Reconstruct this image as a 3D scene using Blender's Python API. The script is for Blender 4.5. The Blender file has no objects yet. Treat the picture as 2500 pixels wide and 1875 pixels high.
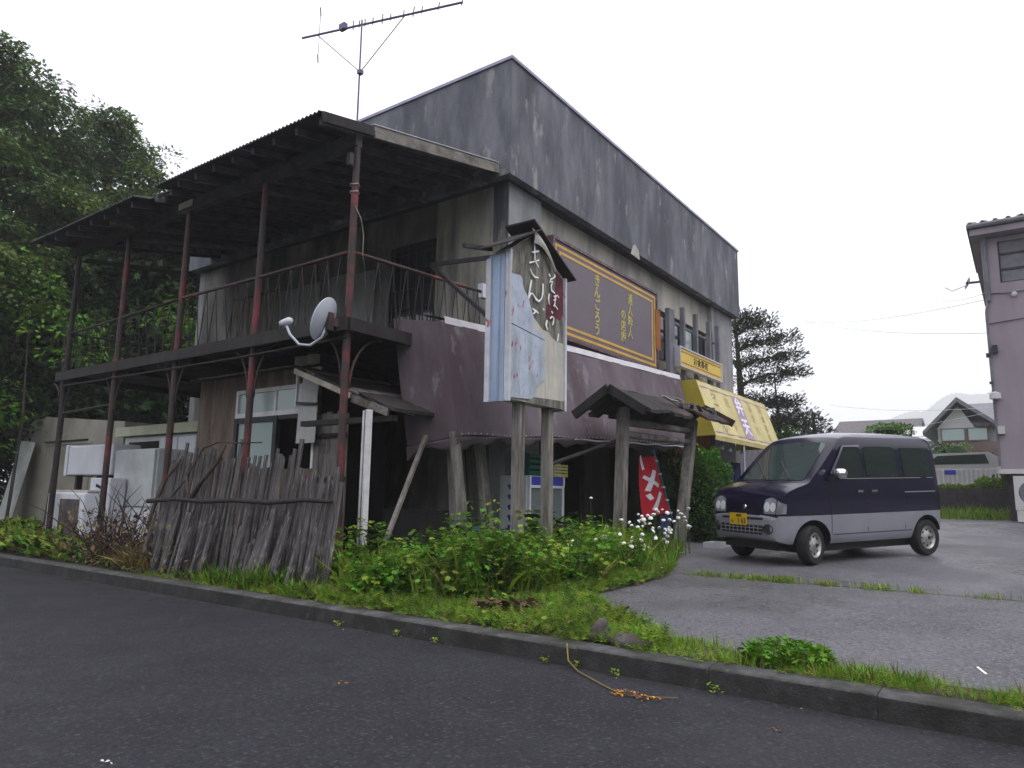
import bpy, bmesh, math, random
import numpy as np
from mathutils import Matrix, Vector
random.seed(11); rng = np.random.default_rng(7)
R = math.radians
scene = bpy.context.scene
col = scene.collection

# ---------------------------------------------------------------- camera
yaw, pitch, roll = R(35.78), R(8.81), R(-0.87)
fwd = Vector((math.cos(yaw)*math.cos(pitch), math.sin(yaw)*math.cos(pitch), math.sin(pitch)))
rt0 = Vector((math.sin(yaw), -math.cos(yaw), 0)); dn0 = fwd.cross(rt0)
rt = rt0*math.cos(roll) + dn0*math.sin(roll); dn = fwd.cross(rt)
cd = bpy.data.cameras.new('camera'); cam = bpy.data.objects.new('camera', cd); col.objects.link(cam)
cm = Matrix((rt, -dn, -fwd)).transposed().to_4x4(); cm.translation = (0, 0, 1.2)
cam.matrix_world = cm
cd.sensor_width = 36; cd.lens = 36*1737.8/2500; cd.clip_start = .05; cd.clip_end = 4000
scene.camera = cam
scene.cycles.volume_bounces = 2

# ---------------------------------------------------------------- overcast sky and soft sun
SUN_EL, SUN_AZ = R(64), R(-100)       # azimuth measured from +x towards +y
w = bpy.data.worlds.new('World'); scene.world = w; w.use_nodes = True
nt = w.node_tree; nt.nodes.clear()
sky = nt.nodes.new('ShaderNodeTexSky'); sky.sky_type = 'NISHITA'; sky.sun_disc = False
sky.sun_elevation = SUN_EL; sky.sun_rotation = math.pi/2 - SUN_AZ; sky.dust_density = 4.0; sky.air_density = 1.0
hs = nt.nodes.new('ShaderNodeHueSaturation'); hs.inputs['Saturation'].default_value = .25; hs.inputs['Value'].default_value = 1.0
mx = nt.nodes.new('ShaderNodeMix'); mx.data_type = 'RGBA'; mx.inputs[0].default_value = .82
mx.inputs[7].default_value = (10.0, 10.05, 11.0, 1)   # cloud deck
bg = nt.nodes.new('ShaderNodeBackground'); bg.inputs['Strength'].default_value = .125
wo = nt.nodes.new('ShaderNodeOutputWorld')
nt.links.new(sky.outputs[0], hs.inputs['Color']); nt.links.new(hs.outputs[0], mx.inputs[6])
nt.links.new(mx.outputs[2], bg.inputs['Color']); nt.links.new(bg.outputs[0], wo.inputs['Surface'])
sd = bpy.data.lights.new('sun', 'SUN'); sd.energy = 1.3; sd.angle = R(40); sd.color = (1, .97, .93)
sun = bpy.data.objects.new('sun', sd); col.objects.link(sun)
sdir = Vector((math.cos(SUN_EL)*math.cos(SUN_AZ), math.cos(SUN_EL)*math.sin(SUN_AZ), math.sin(SUN_EL)))
sun.rotation_euler = sdir.to_track_quat('Z', 'Y').to_euler(); sun.location = sdir*60
vs = scene.view_settings; vs.view_transform = 'Standard'; vs.look = 'None'; vs.exposure = .48; vs.gamma = 1; vs.use_curve_mapping = False

# ---------------------------------------------------------------- materials
MATS = {}
def lin(h):
    return tuple(((c/255)/12.92 if c/255 <= .04045 else ((c/255+.055)/1.055)**2.4) for c in h)
def mat(name, c, rough=.8, var=.2, scale=4., bump=0., bscale=None, c2=None, c2amt=.5, c2scale=1.2, c2soft=.12, stretch=(1,1,1),
        st2=(1,1,1), c3=None, c3amt=.4, c3scale=3., st3=(1,1,1), metal=0., spec=.35, coat=0., island=0., trans=None, detail=6., wet=None):
    """Principled material: base colour broken up by noise, plus up to two patchy wear colours (c2, c3) of their own shape."""
    m = bpy.data.materials.new(name); m.use_nodes = True; MATS[name] = m
    t = m.node_tree; N = t.nodes; L = t.links; b = N['Principled BSDF']
    b.inputs['Roughness'].default_value = rough; b.inputs['Metallic'].default_value = metal
    b.inputs['Specular IOR Level'].default_value = spec; b.inputs['Coat Weight'].default_value = coat
    tc = N.new('ShaderNodeTexCoord')
    def noise(sc, st, det=detail, off=0.):
        mp = N.new('ShaderNodeMapping'); mp.inputs['Scale'].default_value = st; mp.inputs['Location'].default_value = (off, off*.7, off*1.3)
        L.new(tc.outputs['Object'], mp.inputs['Vector'])
        n = N.new('ShaderNodeTexNoise'); n.inputs['Scale'].default_value = sc; n.inputs['Detail'].default_value = det; n.inputs['Roughness'].default_value = .62
        L.new(mp.outputs[0], n.inputs['Vector']); return n.outputs['Fac']
    def ramp(src, a, z):
        r = N.new('ShaderNodeMapRange'); r.inputs[1].default_value = a; r.inputs[2].default_value = z; r.interpolation_type = 'SMOOTHSTEP'
        L.new(src, r.inputs[0]); return r.outputs[0]
    def mix(fac, a, z):
        x = N.new('ShaderNodeMix'); x.data_type = 'RGBA'; L.new(fac, x.inputs[0])
        for k, v in ((6, a), (7, z)):
            if isinstance(v, tuple): x.inputs[k].default_value = v[:3] + (1,)
            else: L.new(v, x.inputs[k])
        return x.outputs[2]
    lo = tuple(max(0, x*(1-var)) for x in c); hi = tuple(min(1, x*(1+var)) for x in c)
    nz = noise(scale, stretch); out = mix(ramp(nz, .3, .7), lo, hi)
    if c2: out = mix(ramp(noise(c2scale, st2, off=3.1), 1-c2amt-c2soft, 1-c2amt+c2soft), out, tuple(c2))
    if c3: out = mix(ramp(noise(c3scale, st3, off=9.7), 1-c3amt-.05, 1-c3amt+.05), out, tuple(c3))
    if island:
        g = N.new('ShaderNodeNewGeometry'); mr = N.new('ShaderNodeMapRange'); mr.inputs[3].default_value = 1-island; mr.inputs[4].default_value = 1+island
        L.new(g.outputs['Random Per Island'], mr.inputs[0])
        hv = N.new('ShaderNodeHueSaturation'); L.new(mr.outputs[0], hv.inputs['Value']); L.new(out, hv.inputs['Color'])
        m2 = N.new('ShaderNodeMapRange'); m2.inputs[3].default_value = .5-island*.06; m2.inputs[4].default_value = .5+island*.05
        L.new(g.outputs['Random Per Island'], m2.inputs[0]); L.new(m2.outputs[0], hv.inputs['Hue']); out = hv.outputs[0]
    L.new(out, b.inputs['Base Color'])
    if wet:
        mr_ = N.new('ShaderNodeMapRange'); mr_.inputs[1].default_value = .38; mr_.inputs[2].default_value = .62; mr_.inputs[3].default_value = wet[0]; mr_.inputs[4].default_value = wet[1]
        L.new(noise(wet[2], (1,1,1), off=17.), mr_.inputs[0]); L.new(mr_.outputs[0], b.inputs['Roughness'])
    if bump:
        bp = N.new('ShaderNodeBump'); bp.inputs['Strength'].default_value = min(1, bump); bp.inputs['Distance'].default_value = .02
        L.new(noise(bscale or scale*6, stretch, off=5), bp.inputs['Height']); L.new(bp.outputs[0], b.inputs['Normal'])
    if trans:
        tr = N.new('ShaderNodeBsdfTranslucent'); ms = N.new('ShaderNodeMixShader'); ms.inputs[0].default_value = trans
        L.new(out, tr.inputs['Color']); L.new(b.outputs[0], ms.inputs[1]); L.new(tr.outputs[0], ms.inputs[2])
        L.new(ms.outputs[0], N['Material Output'].inputs['Surface'])
    return m
def glass(name, c, rough=.05, alpha_mix=.0, spec=.6):
    m = bpy.data.materials.new(name); m.use_nodes = True; MATS[name] = m
    b = m.node_tree.nodes['Principled BSDF']; b.inputs['Base Color'].default_value = (*c, 1); b.inputs['Roughness'].default_value = rough
    b.inputs['Specular IOR Level'].default_value = spec
    if alpha_mix:
        N = m.node_tree.nodes; L = m.node_tree.links
        tb = N.new('ShaderNodeBsdfTransparent'); ms = N.new('ShaderNodeMixShader'); ms.inputs[0].default_value = alpha_mix
        L.new(b.outputs[0], ms.inputs[1]); L.new(tb.outputs[0], ms.inputs[2]); L.new(ms.outputs[0], N['Material Output'].inputs['Surface'])
    return m

# ---------------------------------------------------------------- mesh helpers
class MB:
    def __init__(s): s.v = []; s.f = []; s.m = []
    def add(s, v, f, mi=0):
        o = len(s.v); s.v += [tuple(p) for p in v]; s.f += [tuple(i+o for i in q) for q in f]; s.m += [mi]*len(f); return s
    def box(s, a, b, mi=0):
        x0, y0, z0 = (min(a[i], b[i]) for i in range(3)); x1, y1, z1 = (max(a[i], b[i]) for i in range(3))
        return s.add([(x0,y0,z0),(x1,y0,z0),(x1,y1,z0),(x0,y1,z0),(x0,y0,z1),(x1,y0,z1),(x1,y1,z1),(x0,y1,z1)],
                     [(3,2,1,0),(4,5,6,7),(0,1,5,4),(1,2,6,5),(2,3,7,6),(3,0,4,7)], mi)
    def bar(s, a, b, wd, ht, up=(0,0,1), mi=0, taper=1.):
        a = Vector(a); b = Vector(b); d = (b-a).normalized(); u = Vector(up)
        if abs(d.dot(u)) > .97: u = Vector((1,0,0))
        sx = d.cross(u).normalized(); sz = sx.cross(d).normalized(); V = []
        for p, k in ((a, 1.), (b, taper)):
            for i, j in ((-1,-1),(1,-1),(1,1),(-1,1)): V.append(p + sx*(i*wd/2*k) + sz*(j*ht/2*k))
        return s.add(V, [(3,2,1,0),(4,5,6,7),(0,1,5,4),(1,2,6,5),(2,3,7,6),(3,0,4,7)], mi)
    def tube(s, pts, rad, n=8, mi=0, cap=True):
        pts = [Vector(p) for p in pts]; k = len(pts); rad = rad if hasattr(rad, '__len__') else [rad]*k; V = []; F = []
        prev = None
        for i, p in enumerate(pts):
            d = (pts[min(i+1,k-1)] - pts[max(i-1,0)]).normalized()
            u = prev if prev is not None else (Vector((0,0,1)) if abs(d.z) < .9 else Vector((1,0,0)))
            sx = d.cross(u).normalized(); sy = sx.cross(d).normalized(); prev = sy
            for j in range(n):
                a = 2*math.pi*j/n; V.append(p + (sx*math.cos(a) + sy*math.sin(a))*rad[i])
        for i in range(k-1):
            for j in range(n): F.append((i*n+j, (i+1)*n+j, (i+1)*n+(j+1)%n, i*n+(j+1)%n))
        if cap: F.append(tuple(range(n))); F.append(tuple((k-1)*n+j for j in reversed(range(n))))
        return s.add(V, F, mi)
    def extrude(s, pts, vec, mi=0):
        """planar polygon (3D points) pushed along vec"""
        n = len(pts); v = Vector(vec); V = [Vector(p) for p in pts] + [Vector(p)+v for p in pts]
        return s.add(V, [tuple(reversed(range(n))), tuple(range(n,2*n))] + [(i,(i+1)%n,(i+1)%n+n,i+n) for i in range(n)], mi)
    def lathe(s, prof, M=None, n=16, mi=0):
        V = []; F = []; k = len(prof)
        for r, z in prof:
            for j in range(n): a = 2*math.pi*j/n; V.append(Vector((r*math.cos(a), r*math.sin(a), z)))
        for i in range(k-1):
            for j in range(n): F.append((i*n+j, i*n+(j+1)%n, (i+1)*n+(j+1)%n, (i+1)*n+j))
        if M: V = [M @ p for p in V]
        return s.add(V, F, mi)
    def grid(s, fn, nu, nv, mi=0, thick=None):
        V = [fn(i/nu, j/nv) for i in range(nu+1) for j in range(nv+1)]
        F = [(i*(nv+1)+j, (i+1)*(nv+1)+j, (i+1)*(nv+1)+j+1, i*(nv+1)+j+1) for i in range(nu) for j in range(nv)]
        return s.add(V, F, mi)
    def mesh(s, name, mats, smooth=False):
        me = bpy.data.meshes.new(name); me.from_pydata([tuple(p) for p in s.v], [], s.f)
        for m in (mats if isinstance(mats, (list, tuple)) else [mats]): me.materials.append(MATS[m] if isinstance(m, str) else m)
        if any(s.m): me.polygons.foreach_set('material_index', s.m)
        if smooth: me.polygons.foreach_set('use_smooth', [True]*len(s.f)); me.update(); 
        me.validate(); return me
    def build(s, name, mats, parent=None, smooth=False, label=None, kind=None, sharp=None):
        me = s.mesh(name, mats, smooth)
        if smooth and sharp: me.set_sharp_from_angle(angle=R(sharp))
        return link(name, me, parent, label, kind)
def link(name, me, parent=None, label=None, kind=None):
    o = bpy.data.objects.new(name, me); col.objects.link(o)
    if parent: attach(o, parent)
    if label: o['label'] = label
    if kind: o['kind'] = kind
    return o
def wmat(o):
    m = Matrix.LocRotScale(o.location, o.rotation_euler, o.scale)
    return (wmat(o.parent) @ o.matrix_parent_inverse @ m) if o.parent else m
def attach(o, parent): o.parent = parent; o.matrix_parent_inverse = wmat(parent).inverted()
def tag(o, label, cat, group=None):
    o['label'] = label; o['category'] = cat
    if group: o['group'] = group
    return o
def thing(name, label, cat, loc=(0,0,0), group=None):
    o = bpy.data.objects.new(name, None); col.objects.link(o); o.location = loc; o.empty_display_size = .2
    return tag(o, label, cat, group)
def struct(name, mb, m, **k):
    o = mb.build(name, m, **k); o['kind'] = 'structure'; return o
def part(name, m, parent, fn, **k):
    b = MB(); fn(b); return b.build(name, m, parent, **k)
def gz(x): return -.05 if x < 4.75 else .08 + .037*(min(x, 26) - 4.95)
def smoothbox(o, wdt=.01, seg=2):
    md = o.modifiers.new('bevel', 'BEVEL'); md.width = wdt; md.segments = seg; md.limit_method = 'ANGLE'; return o
def text(name, s, size, M, m, parent, ex=.002, off=0., vertical=False, step=1.05, sx=1., shear=0., align='CENTER', offs=None):
    """lettering as a thin mesh; M maps the text plane (x right, y up) to the place it stands"""
    meshes = []
    b = bmesh.new()
    items = [(ch, i) for i, ch in enumerate(s)] if vertical else [(s, 0)]
    for ch, i in items:
        cu = bpy.data.curves.new('t', 'FONT'); cu.body = ch; cu.size = size; cu.extrude = ex; cu.offset = off; cu.align_x = align; cu.align_y = 'CENTER'; cu.shear = shear
        cu.resolution_u = 2
        ob = bpy.data.objects.new('t', cu); col.objects.link(ob)
        dg = bpy.context.evaluated_depsgraph_get(); me = bpy.data.meshes.new_from_object(ob.evaluated_get(dg))
        T = Matrix.Translation((0, -i*size*step + (offs[i] if offs else 0), 0)) @ Matrix.Diagonal((sx, 1, 1, 1))
        me.transform(M @ T); b.from_mesh(me); bpy.data.objects.remove(ob); bpy.data.curves.remove(cu); bpy.data.meshes.remove(me)
    me = bpy.data.meshes.new(name); b.to_mesh(me); b.free(); me.materials.append(MATS[m])
    return link(name, me, parent)
def plane_y(x, y, z, tilt=0.):   # text plane facing -y, x to the right
    return Matrix.Translation((x, y, z)) @ Matrix.Rotation(R(90)-tilt, 4, 'X')
def wall_cells(a0, a1, b0, b1, holes):
    xs = sorted({a0, a1, *[h[0] for h in holes], *[h[1] for h in holes]}); out = []
    for i in range(len(xs)-1):
        xm = (xs[i]+xs[i+1])/2; hz = sorted([(h[2], h[3]) for h in holes if h[0] < xm < h[1]]); z = b0
        for lo, hi in hz:
            if lo > z: out.append((xs[i], xs[i+1], z, lo))
            z = hi
        if z < b1: out.append((xs[i], xs[i+1], z, b1))
    return out
# scatter of many small leaves: template triangles placed by numpy
def scatter(name, tv, tf, pos, dirs, size, mats, parent=None, kind=None, mi=None, roll=None, label=None, upbias=None):
    n = len(pos); tv = np.array(tv, float); k = len(tv); pos = np.asarray(pos, float); d = np.asarray(dirs, float)
    d /= np.linalg.norm(d, axis=1)[:, None] + 1e-9
    ref = np.tile(np.array([[0, 0, 1.]]), (n, 1)); bad = np.abs(d[:, 2]) > .95; ref[bad] = (1, 0, 0)
    s = np.cross(d, ref); s /= np.linalg.norm(s, axis=1)[:, None]; u = np.cross(s, d)
    ro = rng.uniform(-.6, .6, n) if roll is None else roll
    c, sn = np.cos(ro)[:, None], np.sin(ro)[:, None]; s, u = s*c + u*sn, u*c - s*sn
    sz = np.broadcast_to(np.asarray(size, float), (n,))[:, None, None]
    V = pos[:, None, :] + sz*(tv[None, :, 0:1]*s[:, None] + tv[None, :, 1:2]*d[:, None] + tv[None, :, 2:3]*u[:, None])
    nf = len(tf); lt = np.array([len(q) for q in tf]); li = np.concatenate([np.array(q) for q in tf])
    loops = (li[None] + (np.arange(n)*k)[:, None]).ravel()
    me = bpy.data.meshes.new(name); me.vertices.add(n*k); me.vertices.foreach_set('co', V.ravel())
    me.loops.add(len(loops)); me.loops.foreach_set('vertex_index', loops.astype(np.int32))
    tot = np.tile(lt, n); me.polygons.add(n*nf); st = np.concatenate([[0], np.cumsum(tot)[:-1]])
    me.polygons.foreach_set('loop_start', st.astype(np.int32)); me.polygons.foreach_set('loop_total', tot.astype(np.int32))
    if mi is not None: me.polygons.foreach_set('material_index', np.repeat(np.asarray(mi), nf).astype(np.int32))
    me.update(calc_edges=True)
    for q in (mats if isinstance(mats, (list, tuple)) else [mats]): me.materials.append(MATS[q])
    return link(name, me, parent, label, kind)
LEAF = ([(0,0,0),(.28,.4,.06),(0,1,-.1),(-.28,.4,.06)], [(0,1,2),(0,2,3)])
LOBE = ([(0,0,0),(.42,.12,.02),(.3,.4,.05),(.5,.66,-.04),(.2,.66,.04),(0,1,-.08),(-.2,.66,.04),(-.5,.66,-.04),(-.3,.4,.05),(-.42,.12,.02)], [(0,1,2,4,5),(2,3,4),(0,5,6,8,9),(6,7,8)])
BLADE = ([(-.035,0,0),(.035,0,0),(.03,.5,.03),(-.03,.5,.03),(0,1,-.18)], [(0,1,2,3),(3,2,4)])
SPRAY = ([(0,0,0),(.1,.25,.02),(.3,.42,-.03),(.12,.5,.03),(.24,.78,-.05),(.05,.75,.02),(0,1,-.12),(-.05,.72,.02),(-.24,.7,-.05),(-.12,.45,.03),(-.3,.36,-.03),(-.1,.2,.02)],
         [(0,1,3,5,6),(1,2,3),(3,4,5),(0,6,7,9,11),(7,8,9),(9,10,11)])

FERN = ([(0,0,0),(.02,.3,.02),(0,1,-.12),(-.02,.3,.02)]+[q for k in range(4) for s in (-1,1) for q in ((0,.15+.2*k,.02),(s*(.34-.06*k),.34+.2*k,-.02),(s*.05,.25+.2*k,.03))], [(0,1,2,3)]+[(4+3*j,5+3*j,6+3*j) for j in range(8)])
# palette
mat('asphalt_road', (.018,.0185,.0245), .74, .30, 1.4, 1., 70, c2=(.062,.062,.073), c2amt=.41, c2scale=38, c2soft=.05, c3=(.012,.012,.015), c3amt=.44, c3scale=30, wet=(.45,.85,.5))
mat('asphalt_lot', (.098,.096,.107), .42, .32, .55, .8, 60, c2=(.165,.162,.176), c2amt=.44, c2scale=38, c2soft=.05, c3=(.05,.05,.055), c3amt=.42, c3scale=28, wet=(.22,.75,.45))
mat('kerb_face_shaded', (.030,.030,.029), .92, .35, 9, .8, 60, c2=(.016,.018,.014), c2amt=.46, c2scale=4, c3=(.065,.065,.065), c3amt=.34, c3scale=16)  # kerb front: shade of the upright face painted darker, plus mossy dirt
mat('kerb_concrete', (.085,.085,.086), .9, .3, 9, .8, 60, c2=(.04,.042,.036), c2amt=.48, c2scale=3.2, c3=(.14,.14,.14), c3amt=.3, c3scale=14)
mat('soil', (.035,.026,.018), .95, .4, 8, .8, 40, c2=(.06,.05,.03), c2amt=.45, c2scale=5)
mat('meadow', (.045,.07,.018), .95, .4, 3, .6, 30, c2=(.06,.06,.025), c2amt=.4)
mat('concrete_dark', (.150,.153,.176), .88, .25, 1.3, .35, 30, stretch=(1.6,1.6,.6), c2=(.070,.074,.092), c2amt=.49, c2scale=1.0, c2soft=.16, st2=(1.6,1.6,.45), c3=(.25,.25,.255), c3amt=.375, c3scale=1.6, st3=(2.0,2.0,.7))
mat('coping_metal', (.27,.25,.36), .45, .15, 3, metal=.3)
mat('plaster_cream', (.42,.40,.345), .9, .12, 2, .2, 30, c2=(.20,.20,.20), c2amt=.42, c2scale=1.0, c2soft=.2, st2=(2,2,.5), stretch=(2,2,.6))
mat('plaster_grey', (.27,.275,.285), .9, .15, 2, .2, 30, c2=(.13,.13,.15), c2amt=.40, c2scale=1.3, c2soft=.16, st2=(2.2,2.2,.35))
mat('plaster_side_shaded', (.25,.245,.225), .9, .2, 2, .2, 30, c2=(.05,.05,.056), c2amt=.52, c2scale=.8, c2soft=.2, st2=(1.6,1.6,.45))  # side wall below the porch roof: shade put into the tone, with dark stains
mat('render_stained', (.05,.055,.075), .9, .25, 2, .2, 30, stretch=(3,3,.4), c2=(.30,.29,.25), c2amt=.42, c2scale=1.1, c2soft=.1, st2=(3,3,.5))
mat('plaster_corner_lit', (.44,.42,.36), .9, .12, 2, .2, 30, c2=(.10,.10,.11), c2amt=.46, c2scale=1.1, c2soft=.16, st2=(2.4,2.4,.3))  # same side wall by the corner, its daylight painted in as lighter plaster
mat('soffit', (.05,.05,.06), .9, .3, 3)
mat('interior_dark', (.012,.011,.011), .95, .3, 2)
mat('wood_dark', (.024,.021,.021), .85, .35, 7, .5, 40, stretch=(1,1,.25))
mat('wood_grey', (.20,.185,.17), .88, .3, 14, .5, 60, stretch=(3,3,.22), c2=(.09,.08,.07), c2amt=.45, c2scale=5, st2=(2,2,.3))
mat('wood_grey_h', (.20,.185,.17), .88, .3, 9, .5, 40, stretch=(.25,2,2), c2=(.08,.07,.06), c2amt=.45, c2scale=4)
mat('wood_pale', (.36,.33,.28), .85, .2, 6, .3, 40, c2=(.16,.14,.12), c2amt=.42, c2scale=3)
mat('bamboo_grey', (.125,.115,.115), .85, .5, 16, .6, 60, stretch=(3,3,.3), c2=(.045,.042,.04), c2amt=.5, c2scale=7, st2=(2,2,.35), c3=(.27,.255,.26), c3amt=.38, c3scale=22, st3=(2,2,.35), island=.6)
mat('rust_red', (.15,.028,.032), .6, .3, 5, .2, 30, c2=(.035,.024,.022), c2amt=.55, c2scale=1.5, c2soft=.1)
mat('rust_dark', (.022,.017,.017), .7, .4, 5, .2, 30, c2=(.08,.022,.022), c2amt=.36, c2scale=2)
mat('steel_dark', (.03,.03,.035), .5, .3, 5, metal=.4)
mat('corrugated_dark', (.035,.034,.042), .55, .35, 2, .2, 20, c2=(.03,.03,.032), c2amt=.5, metal=.1)
mat('awning_brown', (.145,.120,.138), .92, .12, 1.2, .12, 8, c2=(.098,.072,.084), c2amt=.47, c2scale=.9, c2soft=.14, st2=(1.4,1.4,.5), spec=.15, c3=(.20,.175,.20), c3amt=.37, c3scale=1.7, st3=(1.5,1.5,.8))
mat('awning_white', (.62,.60,.64), .6, .1, 4)
mat('awning_yellow', (.60,.52,.25), .6, .08, 1.5, c2=(.50,.43,.19), c2amt=.45, c2scale=1.2)
mat('awning_yellow_side', (.50,.40,.05), .6, .08, 1.5, c2=(.42,.34,.04), c2amt=.45, c2scale=1.2, trans=.25)
mat('purple_band', (.36,.26,.38), .6, .1, 3)
mat('sign_brown', (.150,.125,.148), .55, .06, 1.5, .05)
mat('sign_frame', (.10,.05,.065), .5, .4, 12, c2=(.25,.24,.24), c2amt=.4, c2scale=14)
mat('gold', (.60,.36,.06), .5, .12, 3)
mat('gold_ink', (.50,.44,.12), .6, .25, 20)
mat('yellow_board', (.62,.46,.09), .5, .08, 2)
mat('black_ink', (.05,.04,.03), .6, .2, 5)
mat('faded_ink', (.47,.41,.22), .7, .2, 9)
mat('grey_ink', (.30,.26,.18), .7, .3, 9)
mat('red_line', (.40,.14,.06), .6, .2, 5)
mat('white_ink', (.78,.78,.80), .6, .1, 9)
mat('frame_white', (.62,.62,.64), .5, .12, 8)
mat('cab_blue', (.38,.43,.52), .6, .14, 5, .1, 30, c2=(.28,.31,.36), c2amt=.42, c2scale=3, st2=(2,2,.6), c3=(.30,.06,.08), c3amt=.375, c3scale=8.0, st3=(1.6,1.6,.7))
mat('cab_side', (.30,.37,.50), .5, .10, 3, .1, 30, c2=(.22,.28,.40), c2amt=.45, c2scale=2, st2=(9,9,.4), metal=.2)
mat('cab_frame', (.52,.54,.60), .55, .15, 5, c3=(.30,.05,.05), c3amt=.36, c3scale=5, c2=(.42,.42,.46))
mat('cab_board', (.12,.112,.095), .9, .45, 12, .5, 30, stretch=(2,2,.6), c2=(.24,.23,.20), c2amt=.44, c2scale=5, st2=(2,2,.4))
mat('cab_red', (.10,.022,.035), .85, .3, 6)
mat('cab_cream', (.46,.44,.39), .8, .12, 4, c2=(.40,.38,.33), c2amt=.45, c2scale=4, st2=(4,4,.4))
mat('van_navy', (.007,.006,.022), .16, .1, 2, spec=.45)
mat('van_roof_sheen', (.09,.085,.12), .28, .1, 2, spec=.5, coat=.5)  # top of the navy body, sky reflection put into a lighter colour
mat('van_silver', (.30,.30,.345), .34, .06, 2, metal=.45, spec=.5, coat=.3)
mat('black_plastic', (.012,.012,.014), .5, .2, 5)
mat('rubber', (.014,.014,.015), .85, .2, 8)
mat('chrome', (.75,.75,.78), .12, .02, 2, metal=1)
mat('rim_steel', (.36,.355,.345), .4, .1, 6, metal=.5)
mat('lamp_clear', (.42,.44,.48), .12, .3, 14, metal=.5, spec=.7, coat=.8)
mat('lamp_white', (.85,.87,.9), .2, .1, 9, metal=.2, coat=.6)
mat('lamp_amber', (.24,.245,.27), .12, .25, 12, metal=.4, spec=.6, coat=.6)
mat('plate_yellow', (.62,.40,.01), .5, .05, 3)
glass('van_glass', (.014,.020,.020), .03, 0, .55)
glass('windshield', (.035,.05,.048), .03, 0, .8)
glass('pane_pale', (.34,.42,.42), .12, 0, .5)
glass('pane_dark', (.03,.035,.04), .06, 0, .6)
glass('pane_clear', (.18,.22,.23), .05, .45, .6)
mat('white_enamel', (.56,.57,.62), .4, .06, 2, c2=(.46,.47,.52), c2amt=.4)
mat('white_enamel_dirty', (.47,.50,.50), .5, .1, 2, c2=(.33,.35,.35), c2amt=.45)
mat('caravan_shell', (.27,.255,.22), .55, .12, 1.5, c2=(.20,.19,.16), c2amt=.45)
mat('cream_fascia', (.42,.43,.31), .6, .1, 3)
mat('blue_plastic', (.03,.04,.35), .4, .1, 3)
mat('blue_sheet', (.06,.12,.26), .6, .2, 4)
mat('blue_cloth', (.04,.05,.16), .9, .2, 6)
mat('green_plastic', (.006,.07,.05), .5, .2, 5)
mat('yellow_plastic', (.45,.42,.16), .5, .1, 5)
mat('banner_red', (.50,.012,.028), .7, .1, 2)
mat('teal_metal', (.10,.30,.34), .4, .1, 4)
mat('board_brown', (.14,.105,.085), .85, .3, 4, .2, 30, stretch=(1.5,1.5,.4), c2=(.22,.17,.14), c2amt=.4, c2scale=2.2, st2=(3,3,.4))
mat('orange_wall', (.28,.10,.03), .8, .2, 3)
mat('leaf_green', (.088,.215,.016), .6, .3, 1.2, island=.45, c2=(.13,.26,.022), c2amt=.45, c2scale=.9, trans=.28, spec=.25)
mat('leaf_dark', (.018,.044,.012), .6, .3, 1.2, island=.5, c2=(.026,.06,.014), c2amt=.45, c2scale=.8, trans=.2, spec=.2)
mat('leaf_tree', (.080,.135,.045), .6, .3, .5, island=.5, c2=(.14,.20,.04), c2amt=.45, c2scale=.45, trans=.25, spec=.2)
mat('leaf_lime', (.22,.30,.03), .6, .3, 1.2, island=.4, trans=.3, spec=.25)
mat('leaf_hedge', (.075,.20,.02), .5, .3, 2, island=.5, c2=(.11,.25,.03), c2amt=.5, c2scale=2, trans=.2, spec=.3)
mat('needle', (.045,.058,.03), .7, .3, 1, island=.5, trans=.12, spec=.2)
mat('dead_leaf', (.15,.09,.045), .8, .4, 3, island=.5, c2=(.09,.06,.03), c2amt=.5)
mat('grass_dry', (.22,.17,.06), .8, .3, 3, island=.4, trans=.2)
mat('orange_leaf', (.42,.18,.03), .7, .3, 5, island=.4)
mat('bark', (.045,.038,.032), .9, .35, 6, .6, 30, stretch=(1,1,.3))
mat('twig', (.05,.035,.026), .9, .3, 6)
mat('petal', (.80,.80,.80), .6, .05, 3)
mat('stem', (.05,.09,.02), .7, .2, 3)
mat('rock', (.085,.075,.07), .9, .35, 7, .8, 30, c2=(.05,.045,.04), c2amt=.45, c2scale=5)
mat('mauve_wall', (.27,.235,.265), .85, .06, .5, .15, 60, c2=(.23,.195,.225), c2amt=.45, c2scale=.6, st2=(2,2,.3))
mat('roof_tile', (.09,.08,.085), .6, .3, 6)
mat('roof_tile_blue', (.13,.13,.15), .5, .2, 5)
mat('house_white', (.48,.48,.48), .85, .08, 2)
mat('house_brown', (.13,.085,.075), .8, .2, 3)
mat('retaining', (.05,.042,.045), .9, .3, 5, .5, 20)
mat('hill_forest', (.05,.075,.045), .95, .4, .06, c2=(.02,.045,.022), c2amt=.5, c2scale=.12)
mat('rafter_grey', (.075,.072,.082), .85, .3, 5)
mat('fin_grey', (.14,.14,.165), .8, .2, 3, .2, 20)
mat('alu', (.55,.55,.62), .35, .1, 3, metal=.6)
mat('antenna_metal', (.10,.08,.16), .45, .1, 3, metal=.3)
mat('dish_white', (.48,.50,.58), .45, .06, 3)
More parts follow.
